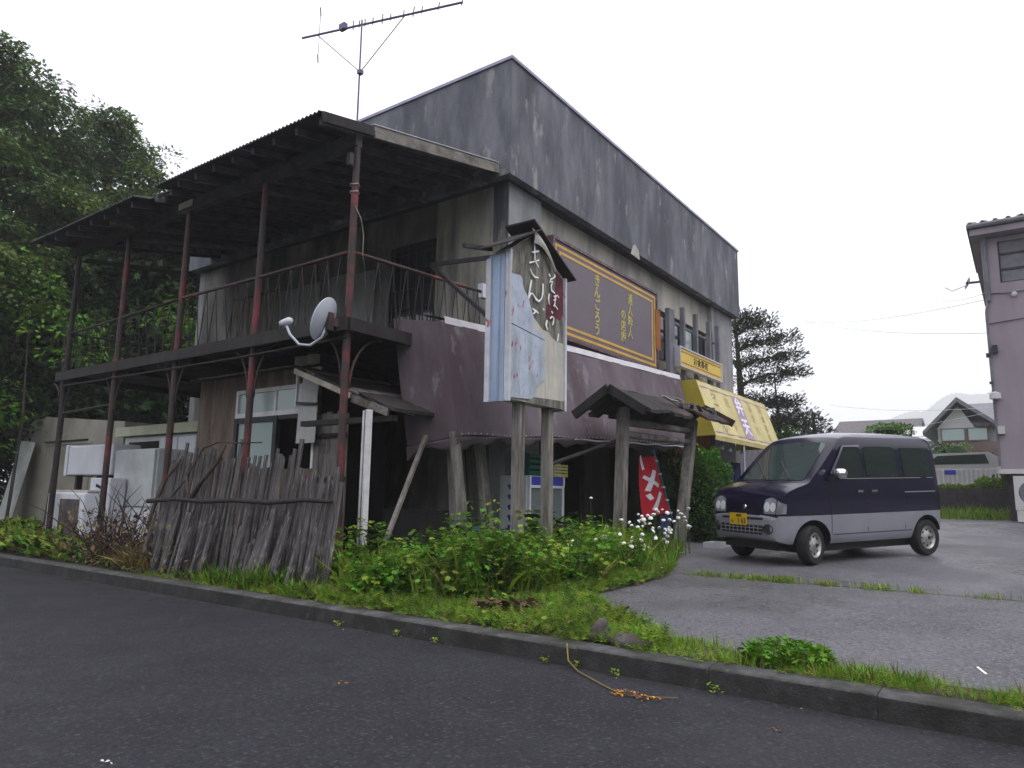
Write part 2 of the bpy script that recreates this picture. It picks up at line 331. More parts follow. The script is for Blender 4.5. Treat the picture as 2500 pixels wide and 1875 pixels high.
# ================================================================ the setting
def sheet(name, xs, y0, y1, dz, m, zf=gz, ny=1):
    b = MB()
    for i in range(len(xs)-1):
        xa, xb = xs[i], xs[i+1]
        for k in range(ny):
            a, c = y0+(y1-y0)*k/ny, y0+(y1-y0)*(k+1)/ny
            b.add([(xa,a,zf(xa+1e-6)+dz),(xb,a,zf(xb-1e-6)+dz),(xb,c,zf(xb-1e-6)+dz),(xa,c,zf(xa+1e-6)+dz)], [(0,1,2,3)])
    return struct(name, b, m)
sheet('ground', [-1500,4.75], -1500, 1500, -.03, 'meadow')
sheet('ground', [4.75,26,1500], -1500, 1500, -.05, 'meadow')
sheet('road', [-6,4.75], -60, 90, 0, 'asphalt_road')
sheet('parking_lot', [4.95,8.90], -40, 5.2, 0, 'asphalt_lot')
sheet('parking_lot', [8.925,22.8], -40, 6.6, 0, 'asphalt_lot')
b = MB(); pv = [(4.955,-40),(5.2,-40),(5.25,.6),(5.38,2.2),(5.95,3.1),(6.7,3.85),(8.4,3.75),(9.6,4.15),(12.,5.0),(12.,6.6),(12.,24),(4.955,24)]
b.add([(x,y,gz(x)+.006) for x,y in pv], [tuple(range(len(pv)))]); struct('verge', b, 'soil')
b = MB(); b.box((24.25,-60,.7), (1200,300,1.55)); struct('terrace', b, 'meadow')

# kerb: one stone every 0.6 m
kb = bpy.data.objects.new('kerb', None); col.objects.link(kb); kb['kind'] = 'structure'; kb.location = (4.85, 0, 0)
prof = [(4.735,-.09),(4.955,-.09),(4.955,.088),(4.940,.096),(4.775,.094),(4.757,.080)]
for k in range(28):
    y0 = -7.2 + 1.0*k; jit = random.uniform(-.004,.004); jz = random.uniform(-.004,.004)
    b = MB(); b.extrude([(x+jit*.5, y0+.0015, z+jz*.6) for x,z in prof], (0,.997,0)); b.m = [1 if i == 2+5 else 0 for i in range(len(b.f))]; o = b.build('kerb_stone', ['kerb_concrete','kerb_face_shaded'], kb); smoothbox(o, .008, 2)

# ================================================================ main building
XW, YP, YW, XR, YB = 8.9, 6.53, 6.65, 19.75, 15.4
bd = thing('shop_building', 'derelict two-storey shop with dark stained concrete parapet and cream plaster walls', 'building', (14.2, 11, .3))
def holes_wall(b, cells, axis, p0, p1):
    for a0,a1,z0,z1 in cells:
        if axis == 'y': b.box((a0,p0,z0),(a1,p1,z1))
        else: b.box((p0,a0,z0),(p1,a1,z1))
part('front_wall', 'plaster_cream', bd, lambda b: holes_wall(b, wall_cells(XW+.12, XR-.12, 2.95, 6.268, [(14.7,18.08,4.3,5.5)]), 'y', YW, YW+.2))
part('corner_pillar', 'plaster_grey', bd, lambda b: b.box((XW,YP,.1),(9.86,YW+.19,6.268)))
part('corner_pillar', 'plaster_grey', bd, lambda b: b.box((18.15,YP,.3),(XR,YW+.19,6.268)))
part('side_wall', 'plaster_corner_lit', bd, lambda b: b.box((XW+.01,YW+.2,3.0),(XW+.2,8.098,6.268)))
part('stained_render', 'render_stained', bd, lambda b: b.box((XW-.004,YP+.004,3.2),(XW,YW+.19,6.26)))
part('side_wall', 'plaster_side_shaded', bd, lambda b: b.box((XW+.01,YW+.2,0),(XW+.2,8.098,2.998)))
part('side_wall', 'plaster_side_shaded', bd, lambda b: holes_wall(b, wall_cells(8.1, YB, 0, 6.268, [(8.1,9.25,3.4,5.65),(12.5,14.2,3.4,5.4)]), 'x', XW+.01, XW+.2))
part('rear_wall', 'plaster_grey', bd, lambda b: b.box((XW+.01,YB,0),(XR,YB+.2,6.268)))
part('end_wall', 'plaster_grey', bd, lambda b: b.box((XR-.2,YW+.2,0),(XR-.003,YB,6.268)))
# ground floor front: dark boards with open bays
part('shop_front', 'wood_dark', bd, lambda b: holes_wall(b, wall_cells(9.87, 14.9, .1, 2.94, [(10.6,11.6,.1,2.3),(12.6,13.5,.1,2.3)]), 'y', YW+.02, YW+.14))
part('shop_front', 'orange_wall', bd, lambda b: holes_wall(b, wall_cells(14.92, 18.14, .1, 2.94, [(15.9,17.6,.1,2.2)]), 'y', YW+.02, YW+.14))
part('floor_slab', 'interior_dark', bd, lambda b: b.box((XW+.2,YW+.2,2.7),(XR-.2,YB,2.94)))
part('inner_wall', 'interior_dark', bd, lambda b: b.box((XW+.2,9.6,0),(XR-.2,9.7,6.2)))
part('annex_wall', 'fin_grey', bd, lambda b: b.box((XR+.003,6.75,.4),(23.2,6.87,2.7)))
# parapet band
def ring(b):
    b.box((8.645,6.33,6.27),(19.87,6.47,8.25)); b.box((8.645,6.47,6.27),(8.785,15.65,8.25))
    b.box((19.73,6.47,6.27),(19.87,15.65,8.25)); b.box((8.785,15.51,6.27),(19.73,15.65,8.25))
part('parapet', 'concrete_dark', bd, ring)
part('soffit', 'soffit', bd, lambda b: b.box((8.66,6.35,6.285),(19.85,15.63,6.42)))
part('roof_slab', 'soffit', bd, lambda b: b.box((8.785,6.47,7.6),(19.73,15.51,7.75)))
def cope(b):
    b.box((8.615,6.30,8.251),(19.90,6.50,8.305)); b.box((8.615,6.50,8.251),(8.815,15.68,8.305))
    b.box((19.70,6.50,8.251),(19.90,15.68,8.305)); b.box((8.815,15.48,8.251),(19.70,15.68,8.305))
part('coping', 'coping_metal', bd, cope)
part('drip_spout', 'steel_dark', bd, lambda b: b.bar((19.87,6.6,6.75),(20.15,6.6,6.68),.06,.06))
# flaked plaster edge on the parapet foot
part('plaster_flake', 'plaster_cream', bd, lambda b: b.extrude([(12.95,6.322,6.18),(13.35,6.322,6.16),(13.3,6.322,6.34),(13.12,6.322,6.44),(13.02,6.322,6.36)], (0,.02,0)))
# shop-front window behind fins
win = part('window', 'steel_dark', bd, lambda b: [b.box((14.7,YW+.06,4.3),(18.08,YW+.12,4.38)), b.box((14.7,YW+.06,5.42),(18.08,YW+.12,5.5))] + [b.box((x,YW+.06,4.38),(x+.07,YW+.12,5.42)) for x in (14.7,15.5,16.35,17.2,18.01)])
for k, (x0, x1) in enumerate(((14.77,15.5),(15.57,16.35),(16.42,17.2),(17.27,18.01))):
    part('pane', 'pane_dark' if k != 2 else 'pane_pale', win, lambda b: b.box((x0,YW+.085,4.38),(x1,YW+.095,5.42)))
part('window_side_panel', 'orange_wall', bd, lambda b: b.box((14.45,YW-.18,4.45),(14.69,YW-.02,5.35)))
for x, z0, z1, wd in ((14.98,3.7,5.45,.30),(15.74,3.75,5.66,.10),(16.55,3.78,5.67,.10),(17.45,3.8,5.66,.10),(18.08,3.85,5.68,.10)):
    part('window_fin', 'fin_grey', bd, lambda b: b.box((x-wd/2,YW-.33,z0),(x+wd/2,YW-.23,z1)))
for z_ in (4.0,5.2): part('fin_tie', 'fin_grey', bd, lambda b: b.box((14.9,YW-.228,z_),(18.1,YW-.17,z_+.05)))
for x_ in (15.0,18.05): part('fin_tie', 'fin_grey', bd, lambda b: b.box((x_-.03,YW-.169,4.0),(x_+.03,YW-.003,4.05)))
part('window_shelf', 'plaster_grey', bd, lambda b: b.box((14.8,YW-.30,3.62),(18.3,YW-.01,3.70)))
# upper floor door with iron grille on the balcony
gr = part('balcony_door', 'wood_dark', bd, lambda b: [b.box((XW+.05,8.1,3.4),(XW+.12,8.18,5.65)), b.box((XW+.05,9.17,3.4),(XW+.12,9.25,5.65)), b.box((XW+.05,8.18,5.57),(XW+.12,9.17,5.65)), b.box((XW+.07,8.62,3.4),(XW+.11,8.70,5.57))])
part('pane', 'pane_dark', gr, lambda b: b.box((XW+.085,8.18,3.4),(XW+.095,9.17,5.57)))
for k in range(6): part('grille_bar', 'steel_dark', gr, lambda b: b.tube([(XW+.02,8.2+.19*k,3.4),(XW+.02,8.2+.19*k,5.6)], .011, 6))
for z in (3.75,4.1,4.45,4.8,5.15,5.45): part('grille_bar', 'steel_dark', gr, lambda b: b.tube([(XW+.02,8.14,z),(XW+.02,9.22,z)], .009, 6))
part('torn_curtain', 'house_white', gr, lambda b: b.grid(lambda u,v: (XW+.14+.03*math.sin(u*19), 8.2+u*.95, 5.5-v*(.16+.06*math.sin(u*13))), 24, 2))
sh = part('shutter', 'wood_grey', bd, lambda b: b.box((XW+.06,12.5,3.4),(XW+.10,14.2,5.4)))
for k in range(8): part('shutter_board', 'wood_grey', sh, lambda b: b.box((XW+.03,12.51+.2125*k,3.4),(XW+.058,12.7+.2125*k,5.38)))
for y0, z1 in ((9.6,5.3),(10.35,5.35),(11.1,5.32),(11.75,5.3)):
    pn = part('wall_panel', 'plaster_grey', bd, lambda b: b.box((XW-.05,y0,3.35),(XW,y0+.62,z1))); smoothbox(pn, .008)

# ================================================================ balcony porch on steel posts
pc = thing('balcony_porch', 'rusty steel balcony along the side wall with corrugated lean-to roof and red posts', 'balcony', (6.6, 10.5, .15))
PX = 5.75; PY = [6.65, 8.56, 10.55, 12.45, 14.36]
def roofz(x): return 5.71 + (6.47-5.71)*(x-5.06)/3.585
for k, y in enumerate(PY):
    p = part('post', 'rust_red' if k in (0,1,2,3) else 'rust_dark', pc, lambda b: b.tube([(PX,y,.05),(PX,y,3.17),(PX+.01,y,5.56)], [.05,.05,.045], 10), smooth=True, sharp=40)
    part('base_plate', 'rust_dark', p, lambda b: b.box((PX-.1,y-.1,.09),(PX+.1,y+.1,.115)))
    for sgn in ((-1,1) if k else (1,)):
        arc = [(PX, y+sgn*(.07+.42*(1-math.cos(t))), 2.45+.68*math.sin(t)) for t in [i*math.pi/2/9 for i in range(10)]]
        part('bracket', 'rust_dark', pc, lambda b: b.tube(arc, .016, 6), smooth=True)
arc = [(PX+.07+.5*(1-math.cos(t)), PY[0], 2.45+.68*math.sin(t)) for t in [i*math.pi/2/9 for i in range(10)]]
part('bracket', 'rust_red', pc, lambda b: b.tube(arc, .018, 6), smooth=True)
bm_ = part('beam', 'rafter_grey', pc, lambda b: b.box((PX-.05,6.62,5.57),(PX+.06,10.72,5.76)))
part('beam', 'wood_dark', pc, lambda b: b.box((PX-.05,10.74,5.57),(PX+.06,14.6,5.755)))
part('clamp', 'steel_dark', pc, lambda b: b.box((PX-.13,PY[0]-.03,5.28),(PX-.06,PY[0]+.03,5.44)))
for z in (4.95,5.05): part('wire_tie', 'alu', pc, lambda b: b.tube([(PX+.06*math.cos(t),PY[0]+.06*math.sin(t),z+.01*math.sin(3*t)) for t in [i*.7 for i in range(10)]], .006, 5))
part('cable', 'wood_grey', pc, lambda b: b.tube([(PX-.03,PY[0]-.06,4.75),(PX+.06,PY[0]-.08,4.6),(PX+.12,PY[0]-.07,4.4),(PX+.13,PY[0]-.06,4.15),(PX+.17,PY[0]-.06,4.02)], .008, 6), smooth=True)
n = 18
for k in range(n):
    y = 6.66 + .455*k; short = (k in (8,9)); x0 = 5.16 if not short else 5.3
    part('rafter', 'rafter_grey', pc, lambda b: b.bar((x0,y,roofz(x0)-.075),(8.84,y,roofz(8.84)-.075),.05,.09))
for x in (5.35,6.5,7.3,8.1): part('purlin', 'wood_dark', pc, lambda b: b.box((x-.02,6.6,roofz(x)-.028),(x+.02,14.7,roofz(x)-.012)))
ye = [6.56,7.4,8.2,9.0,9.8,10.42,10.95,11.8,12.6,13.4,14.1,14.78]
for k in range(len(ye)-1):
    y0, y1 = ye[k], ye[k+1]-(.002 if k<4 else .012); xa = 5.06; sag = 0.
    if k == 5: xa = 5.42
    if k == 4: y1 -= .03
    skew = 0
    nv = int((y1-y0)/.0127)
    def fn(u, v, y0=y0, y1=y1, xa=xa, sag=sag, skew=skew):
        x = xa + (8.64-xa)*u; y = y0+(y1-y0)*v
        return (x+skew*(v-.5), y, roofz(x)+.018*math.sin(2*math.pi*y/.0762)+sag*(1-u))
    o = part('roof_sheet', 'corrugated_dark', pc, lambda b: b.grid(fn, 3, nv), smooth=True)
    md = o.modifiers.new('thick', 'SOLIDIFY'); md.thickness = .006
part('roof_sheet', 'corrugated_dark', pc, lambda b: b.grid(lambda u,v: (5.9+1.9*u, 14.3+.35*v, 5.55+.25*u+.014*math.sin(v*29)), 3, 24), smooth=True)
part('verge_board', 'wood_grey_h', pc, lambda b: b.bar((5.92,6.53,roofz(5.92)-.085),(8.60,6.53,roofz(8.60)-.085),.035,.15))
part('verge_board', 'wood_dark', pc, lambda b: b.bar((5.1,6.535,roofz(5.1)-.07),(5.90,6.535,roofz(5.90)-.07),.035,.13))
part('ridge_strip', 'awning_white', pc, lambda b: b.bar((5.9,6.55,roofz(5.9)+.026),(8.60,6.55,roofz(8.6)+.026),.06,.008))
part('fallen_slat', 'wood_pale', pc, lambda b: b.bar((PX-.09,10.3,5.66),(PX-.09,10.7,5.66),.02,.10))
for y, x0, x1, z in ((12.2,5.3,6.6,5.5),(13.6,6.2,8.2,5.62)): part('loose_board', 'wood_grey_h', pc, lambda b: b.bar((x0,y,roofz(x0)-.17),(x1,y+.05,roofz(x1)-.17),.02,.10))
# deck
for k in range(11):
    x0 = 5.68+.29*k; part('deck_board', 'wood_dark', pc, lambda b: b.box((x0,6.58,3.265),(x0+.275,14.5,3.30)))
for y in [6.62]+PY[1:]: part('joist', 'wood_dark', pc, lambda b: b.box((5.72,y-.04,3.15),(8.88,y+.04,3.262)))
part('edge_beam', 'wood_dark', pc, lambda b: b.box((5.63,6.56,3.14),(5.678,14.5,3.305)))
part('edge_beam', 'wood_dark', pc, lambda b: b.box((5.68,6.52,3.14),(8.85,6.565,3.30)))
part('pipe', 'rust_dark', pc, lambda b: b.tube([(5.70,6.6,3.06),(5.70,9,3.03),(5.70,14.3,3.05)], .016, 8))
part('rail', 'rust_red', pc, lambda b: b.tube([(PX,PY[0],4.17),(PX,8.56,4.16),(PX,10.55,4.16)], .026, 8), smooth=True)
part('rail', 'rust_dark', pc, lambda b: b.tube([(PX,10.55,4.16),(PX,12.4,4.1),(PX,14.36,4.05)], .024, 8), smooth=True)
part('rail', 'rust_red', pc, lambda b: b.tube([(PX,PY[0],4.17),(8.86,PY[0],4.32)], .026, 8), smooth=True)
part('rail', 'rust_dark', pc, lambda b: b.tube([(PX,14.36,4.05),(8.86,14.36,4.1)], .022, 8))
part('low_rail', 'rust_dark', pc, lambda b: b.tube([(PX,12.45,2.6),(PX,14.36,2.55)], .02, 6))
zz = [(PX, 6.85+.125*k, 3.30 if k % 2 else 4.15) for k in range(60)]
for k in range(59):
    if random.random() < .1 and k > 8: continue
    part('baluster', 'rust_dark', pc, lambda b: b.tube([zz[k], (zz[k+1][0]+random.uniform(-.01,.01), zz[k+1][1], zz[k+1][2])], .0075, 5))
for k in range(22):
    x0, x1 = 5.95+.13*k, 5.95+.13*(k+1)
    part('baluster', 'rust_dark', pc, lambda b: b.tube([(x0,PY[0],3.30 if k % 2 else 4.16+.05*(x0-5.75)),(x1,PY[0],3.30 if (k+1) % 2 else 4.16+.05*(x1-5.75))], .0075, 5))

# satellite dish clamped to the corner post
ds = thing('satellite_dish', 'white satellite dish on a red bracket clamped to the corner balcony post', 'satellite dish', (5.5, 6.85, 3.2))
c0 = Vector((5.52, 6.83, 3.28)); dirn = Vector((-.33, .94, .38)).normalized()
Md = Matrix.Translation(c0) @ dirn.to_track_quat('Z', 'Y').to_matrix().to_4x4() @ Matrix.Diagonal((.9, 1.08, 1, 1))
part('reflector', 'dish_white', ds, lambda b: b.lathe([(0,-.055),(.1,-.05),(.18,-.03),(.25,0),(.258,.004),(.258,-.008),(.24,-.018),(.12,-.065),(0,-.072)], Md, 32), smooth=True, sharp=50)
back = c0 - dirn*.08
part('bracket', 'rust_red', ds, lambda b: [b.bar(back+Vector((0,0,-.12)), back+Vector((0,0,.1)), .1, .08), b.bar(back, (PX-.02,PY[0]+.02,3.22), .06, .1)])
part('feed_arm', 'dish_white', ds, lambda b: b.tube([back+Vector((-.02,.0,-.05)), back+Vector((-.04,.06,-.2)), c0+Vector((-.08,.12,-.33)), c0+Vector((-.14,.26,-.31)), c0+Vector((-.19,.38,-.18)), c0+Vector((-.21,.43,-.07))], .016, 8), smooth=True)
part('feed_horn', 'white_enamel', ds, lambda b: b.tube([c0+Vector((-.24,.52,-.04)), c0+Vector((-.22,.47,-.03)), c0+Vector((-.19,.40,-.01)), c0+Vector((-.18,.37,.0))], [.03,.045,.05,.03], 10), smooth=True)

# roof aerial
an = thing('roof_antenna', 'tall television aerial with long boom on a braced mast above the roof', 'antenna', (9.6, 11.13, 7.75))
part('mast', 'antenna_metal', an, lambda b: b.tube([(9.6,11.13,7.76),(9.6,11.15,11.5)], [.022,.018], 8))
A0, A1 = Vector((9.17,12.65,11.40)), Vector((10.32,8.86,11.40)); ad = (A1-A0).normalized()
part('boom', 'antenna_metal', an, lambda b: b.tube([A0, A1], .024, 8))
jt = Vector((9.6,11.12,10.24))
for q in (.1, .66): part('strut', 'antenna_metal', an, lambda b: b.tube([jt, A0.lerp(A1, q)], .011, 6))
part('strut_joint', 'antenna_metal', an, lambda b: b.box(jt-Vector((.05,.05,.05)), jt+Vector((.05,.05,.04))))
eld = Vector((.654,.757,.0)).normalized()
for q, ln in ((.335,.30),(.375,.2),(.41,.22),(.46,.22),(.52,.3),(.57,.2),(.65,.22),(.71,.3),(.76,.2),(.86,.22),(.998,.25)):
    ln *= .55; p = A0.lerp(A1, q); part('element', 'antenna_metal', an, lambda b: b.tube([p-eld*ln+Vector((0,0,.035)), p+eld*ln+Vector((0,0,.035))], .012, 6))
p = A0.lerp(A1, .27); part('feed_box', 'antenna_metal', an, lambda b: [b.box(p-Vector((.05,.09,.02)), p+Vector((.05,.09,.12)))])
pv_ = A0.lerp(A1, .115)
part('reflector_rod', 'antenna_metal', an, lambda b: b.tube([pv_+Vector((0,0,-.6)), pv_+Vector((0,0,.56))], .007, 6))
for dz in (-.6,.56): part('reflector_element', 'antenna_metal', an, lambda b: b.tube([pv_+Vector((0,0,dz))-eld*.15, pv_+Vector((0,0,dz))+eld*.15], .014, 6))
# ================================================================ hut under the balcony
ht = thing('garden_hut', 'low brown-walled hut with sliding windows tucked under the balcony', 'hut', (7.6, 9.6, .18))
part('front_wall', 'board_brown', ht, lambda b: holes_wall(b, wall_cells(8.18, 11.25, .1, 3.0, [(8.2,10.15,1.52,2.76)]), 'x', 6.6, 6.66))
part('end_wall', 'board_brown', ht, lambda b: b.box((6.66,11.19,.1),(8.85,11.25,3.0)))
part('roof', 'corrugated_dark', ht, lambda b: b.box((6.5,8.1,3.01),(8.88,11.4,3.04)))
part('roof_edge', 'wood_pale', ht, lambda b: b.box((6.485,8.1,3.012),(6.498,11.4,3.036)))
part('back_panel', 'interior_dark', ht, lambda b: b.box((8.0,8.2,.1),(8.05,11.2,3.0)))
wf = part('window', 'frame_white', ht, lambda b: [b.box((6.57,8.2,2.70),(6.63,10.15,2.76)), b.box((6.57,8.2,2.32),(6.63,10.15,2.39)), b.box((6.575,8.2,1.52),(6.62,8.25,2.32)),
    b.box((6.57,10.09,2.39),(6.63,10.15,2.70)), b.box((6.57,8.2,2.39),(6.63,8.26,2.70)), b.box((6.575,9.12,2.39),(6.625,9.17,2.70))])
part('lower_frame', 'steel_dark', wf, lambda b: [b.box((6.56,10.07,1.52),(6.63,10.15,2.318)), b.box((6.56,9.06,1.52),(6.63,9.15,2.318)), b.box((6.565,9.15,2.24),(6.62,10.07,2.318)), b.box((6.58,8.25,2.26),(6.63,9.08,2.318))])
part('pane', 'pane_pale', wf, lambda b: b.box((6.598,9.17,2.39),(6.606,10.09,2.70)))
part('pane', 'pane_pale', wf, lambda b: b.box((6.590,8.26,2.39),(6.598,9.12,2.70)))
part('pane', 'pane_pale', wf, lambda b: b.box((6.60,9.15,1.52),(6.608,10.09,2.32)))
for k in range(6): part('wall_board', 'wood_grey', ht, lambda b: b.box((6.57+random.uniform(-.01,.01),7.5+.113*k,.15),(6.60,7.605+.113*k,2.3+random.uniform(-.06,.02))))
for z in (1.95,1.35): part('wall_batten', 'wood_dark', ht, lambda b: b.box((6.535,7.48,z),(6.558,8.17,z+.05)))

cp = thing('entrance_canopy', 'collapsing bark-shingled entrance canopy sloping beside the hut', 'canopy', (6.6, 7.1, 2.1))
for k in range(9):
    t = k/9; y0 = 8.05-1.9*t; z0 = 2.88-.68*t
    part('shingle', 'wood_grey_h' if k % 4 == 1 else 'wood_dark', cp, lambda b: b.add([(6.05+random.uniform(-.05,.04),y0,z0+.03),(7.6,y0,z0+.06),(7.6,y0-.26,z0-.06),(6.05+random.uniform(-.05,.05),y0-.26,z0-.07),
        (6.05,y0,z0),(7.6,y0,z0+.02),(7.6,y0-.26,z0-.1),(6.05,y0-.26,z0-.11)], [(0,1,2,3),(7,6,5,4),(0,3,7,4),(1,5,6,2),(3,2,6,7),(0,4,5,1)]))
part('verge_board', 'wood_pale', cp, lambda b: b.bar((6.03,8.0,2.82),(6.03,6.85,2.40),.03,.07))
part('verge_board', 'wood_grey_h', cp, lambda b: b.bar((6.06,6.85,2.37),(6.06,6.2,2.16),.03,.1))
part('support_beam', 'wood_dark', cp, lambda b: b.box((6.1,6.18,2.06),(6.2,7.9,2.13)))
for k in range(5): part('loose_strip', 'wood_pale', cp, lambda b: b.bar((6.05,7.0-.13*k,2.45-.05*k),(6.5,6.7-.13*k,2.36-.05*k),.02,.012))

hp = thing('corrugated_panel', 'white ribbed plastic panels hanging at the right end of the hut window', 'panel', (6.5, 8.2, 1.87))
def rib(b, y0, y1, z0, z1, x, tl=0.):
    nv = int((y1-y0)/.008)
    b.grid(lambda u,v: (x+.006*math.sin(2*math.pi*v*(y1-y0)/.045)+tl*u, y0+(y1-y0)*v, z0+(z1-z0)*u), 1, nv)
for y0,y1,z0,z1,x,tl in ((8.02,8.42,1.87,2.46,6.44,.02),(8.0,8.36,2.43,2.95,6.42,.05)):
    o = part('panel_sheet', 'house_white', hp, lambda b: rib(b,y0,y1,z0,z1,x,tl)); md = o.modifiers.new('t','SOLIDIFY'); md.thickness = .008
part('edge_strip', 'frame_white', hp, lambda b: b.box((6.41,8.43,2.4),(6.45,8.46,3.05)))
for y0 in (8.02,8.28): part('cap_block', 'cab_cream', hp, lambda b: b.box((6.38,y0,2.99),(6.46,y0+.2,3.12)))
part('base_bracket', 'steel_dark', hp, lambda b: b.bar((6.43,8.44,2.45),(6.43,7.98,2.41),.04,.03))

dp = thing('door_jamb', 'tall white-painted timber door jamb standing beside the corner post', 'door jamb', (5.95, 6.5, .1))
part('jamb', 'frame_white', dp, lambda b: b.box((5.92,6.405,.1),(6.0,6.44,2.19))); part('jamb', 'wood_grey', dp, lambda b: b.box((5.93,6.442,.1),(6.0,6.47,2.19)))
part('jamb', 'frame_white', dp, lambda b: b.box((5.925,6.472,.1),(5.99,6.50,2.18)))
o = part('leaning_prop', 'wood_grey', None, lambda b: b.bar((5.62,5.98,.12),(6.72,6.18,1.92),.05,.04)); tag(o, 'pale timber prop leaning up to the lower corner of the brown awning', 'timber')
o = part('log_post', 'wood_grey', None, lambda b: b.tube([(6.95,5.75,.12),(6.93,5.75,1.0),(6.82,5.8,1.97)], [.085,.08,.07], 12), smooth=True, sharp=50); tag(o, 'rough round log propping up the front corner of the brown awning', 'log post')
# low dark screen and debris in the passage
o = part('low_screen', 'wood_dark', None, lambda b: [b.box((7.2,6.0,.16),(7.24,7.4,.95)), b.box((7.18,6.0,.952),(7.26,7.4,.98))]); tag(o, 'dark low wooden screen in the shadow behind the leaning prop', 'screen')
o = part('blue_sheet', 'blue_sheet', None, lambda b: b.grid(lambda u,v: (7.25+.35*v+.04*math.sin(7*u), 6.15-.3*u-.06*math.sin(5*v), .15+.75*v*(1-.25*u)), 8, 8)); o.modifiers.new('t','SOLIDIFY').thickness=.01
tag(o, 'blue plastic sheet slumped behind the weeds under the awning', 'sheet')
lb = [(7.15,6.2,1.9,.12),(7.35,6.25,1.85,.14),(7.62,6.3,2.0,.13),(7.85,6.3,1.9,.15),(8.05,6.35,1.8,.10)]
for k,(x,y,z,wd) in enumerate(lb):
    o = part('leaning_board', 'wood_grey' if k != 2 else 'wood_dark', None, lambda b: b.bar((x-.1+.03*k,y-.3,.15),(x+.05,y,z+.1),wd,.025,up=(0,1,0)))
    tag(o, 'weathered grey board leaning in the shade beneath the brown awning', 'board', 'boards leaning under the awning')

# ================================================================ old bark-board fence
fc = thing('board_fence', 'collapsing fence of grey split boards leaning in front of the hut', 'fence', (5.4, 8.1, .1))
var = []
for q in range(5):
    b = MB(); wd = .05+.006*q; pts = [(-wd/2,-.012),(0,-.022),(wd/2,-.01),(wd/2,.012),(-wd/2,.012)]
    V = []; lv = 5
    for i in range(lv):
        t = i/(lv-1); k = 1-.12*t*(q % 2) ; off = .004*math.sin(t*5+q)
        for a, c in pts: V.append((c+off*.5, a*k+off, t))
    F = [(i*5+j, i*5+(j+1)%5, (i+1)*5+(j+1)%5, (i+1)*5+j) for i in range(lv-1) for j in range(5)] + [tuple(reversed(range(5))), tuple(range((lv-1)*5, lv*5))]
    b.add(V, F); var.append(b.mesh('fence_board', 'bamboo_grey'))
nb = 100
for k in range(nb):
    y = 6.22 + 3.75*k/nb + random.uniform(-.012,.012)
    L_ = 1.60 + .07*math.sin(y*2.2) + random.uniform(-.12,.06)
    if y < 7.1: L_ -= .22 + random.uniform(0,.2)
    if y > 9.4: L_ -= .1*random.random()
    if random.random() < .07: L_ += .2
    o = link('fence_board', var[k % 5], fc); xb = 5.30+random.uniform(-.03,.03)
    lean_x = .09+random.uniform(-.02,.02); lean_y = -.05+random.uniform(-.025,.025)+.03*math.sin(k*.5)
    o.location = (xb, y - lean_y*.4, .06); o.rotation_euler = (-lean_y, lean_x, random.uniform(-.5,.5)); o.scale = (random.uniform(.8,1.6), random.uniform(.45,1.05), L_*(random.uniform(.45,.8) if random.random() < .13 else 1))
for k in range(34):   # broken front layer
    y = 6.3+3.5*random.random(); o = link('fence_board', var[k % 5], fc)
    o.location = (5.12+random.uniform(-.05,.04), y+.15, .07); o.rotation_euler = (random.uniform(.04,.2), .16+random.uniform(-.04,.06), random.uniform(-.5,.5)); o.scale = (1.2, random.uniform(.8,1.3), random.uniform(.5,.95))
part('cross_pole', 'wood_dark', fc, lambda b: b.tube([(5.25,10.05,1.03),(5.26,9.4,1.07),(5.25,8.7,1.05),(5.26,8.0,1.075),(5.26,7.3,1.06),(5.27,6.7,1.10),(5.27,6.2,1.09)], [.034,.028,.032,.027,.03,.026,.022], 8), smooth=True)
part('vine', 'twig', fc, lambda b: b.tube([(5.30,9.6,1.05),(5.3,9.25,1.3),(5.33,8.9,1.75),(5.36,8.6,1.82),(5.37,8.2,1.80),(5.38,7.7,1.79)], [.012,.011,.012,.012,.01,.008], 6), smooth=True)
part('vine', 'twig', fc, lambda b: b.tube([(5.26,9.0,1.06),(5.28,8.8,1.3),(5.33,8.55,1.55),(5.36,8.45,1.78)], [.035,.03,.026,.018], 7), smooth=True)
part('vine', 'twig', fc, lambda b: b.tube([(5.26,9.0,1.06),(5.27,9.1,1.2),(5.29,9.2,1.42)], [.03,.025,.018], 7), smooth=True)
part('vine', 'twig', fc, lambda b: b.tube([(5.2,9.8,.3),(5.22,9.9,.8),(5.3,9.75,1.3),(5.4,9.55,1.62)], [.03,.025,.02,.012], 7), smooth=True)

# ================================================================ brown awning
aw = thing('brown_awning', 'sagging brown fabric awning wrapping the corner of the shop front', 'awning', (10, 6.1, 1.9))
def lerp3(x, pts):
    for (a,va),(c,vc) in zip(pts, pts[1:]):
        if x <= c: return va+(vc-va)*(x-a)/(c-a)
    return pts[-1][1]
TOPZ = [(6.74,3.39),(9.87,3.56),(14.6,3.74)]; BOTZ = [(6.74,1.91),(9.4,2.08),(14.6,2.27)]
def awf(u, v):
    x = 6.74+7.86*u; zt, zb = lerp3(x, TOPZ), lerp3(x, BOTZ); r = .007*math.sin(u*23)*math.sin(v*2.8) + .008*math.sin(u*57+v*2)*v*.5
    return (x+.05*v*(1-u), 6.0-.30*v - .008*math.sin(v*math.pi)+r, zt+(zb-zt)*v + .012*math.sin(u*31)*v)
o = part('front_sheet', 'awning_brown', aw, lambda b: b.grid(awf, 110, 14)); o.modifiers.new('t','SOLIDIFY').thickness = .006
def aws(u, v):
    y = (6.0-.30*v-.008*math.sin(v*math.pi)*(1-u))+(.87)*u; zt = 3.39+.16*u; zb = 1.91-.1*u; r = .012*math.sin(u*9+v*4)
    return (6.735+.05*v+r*v, y, zt+(zb-zt)*v)
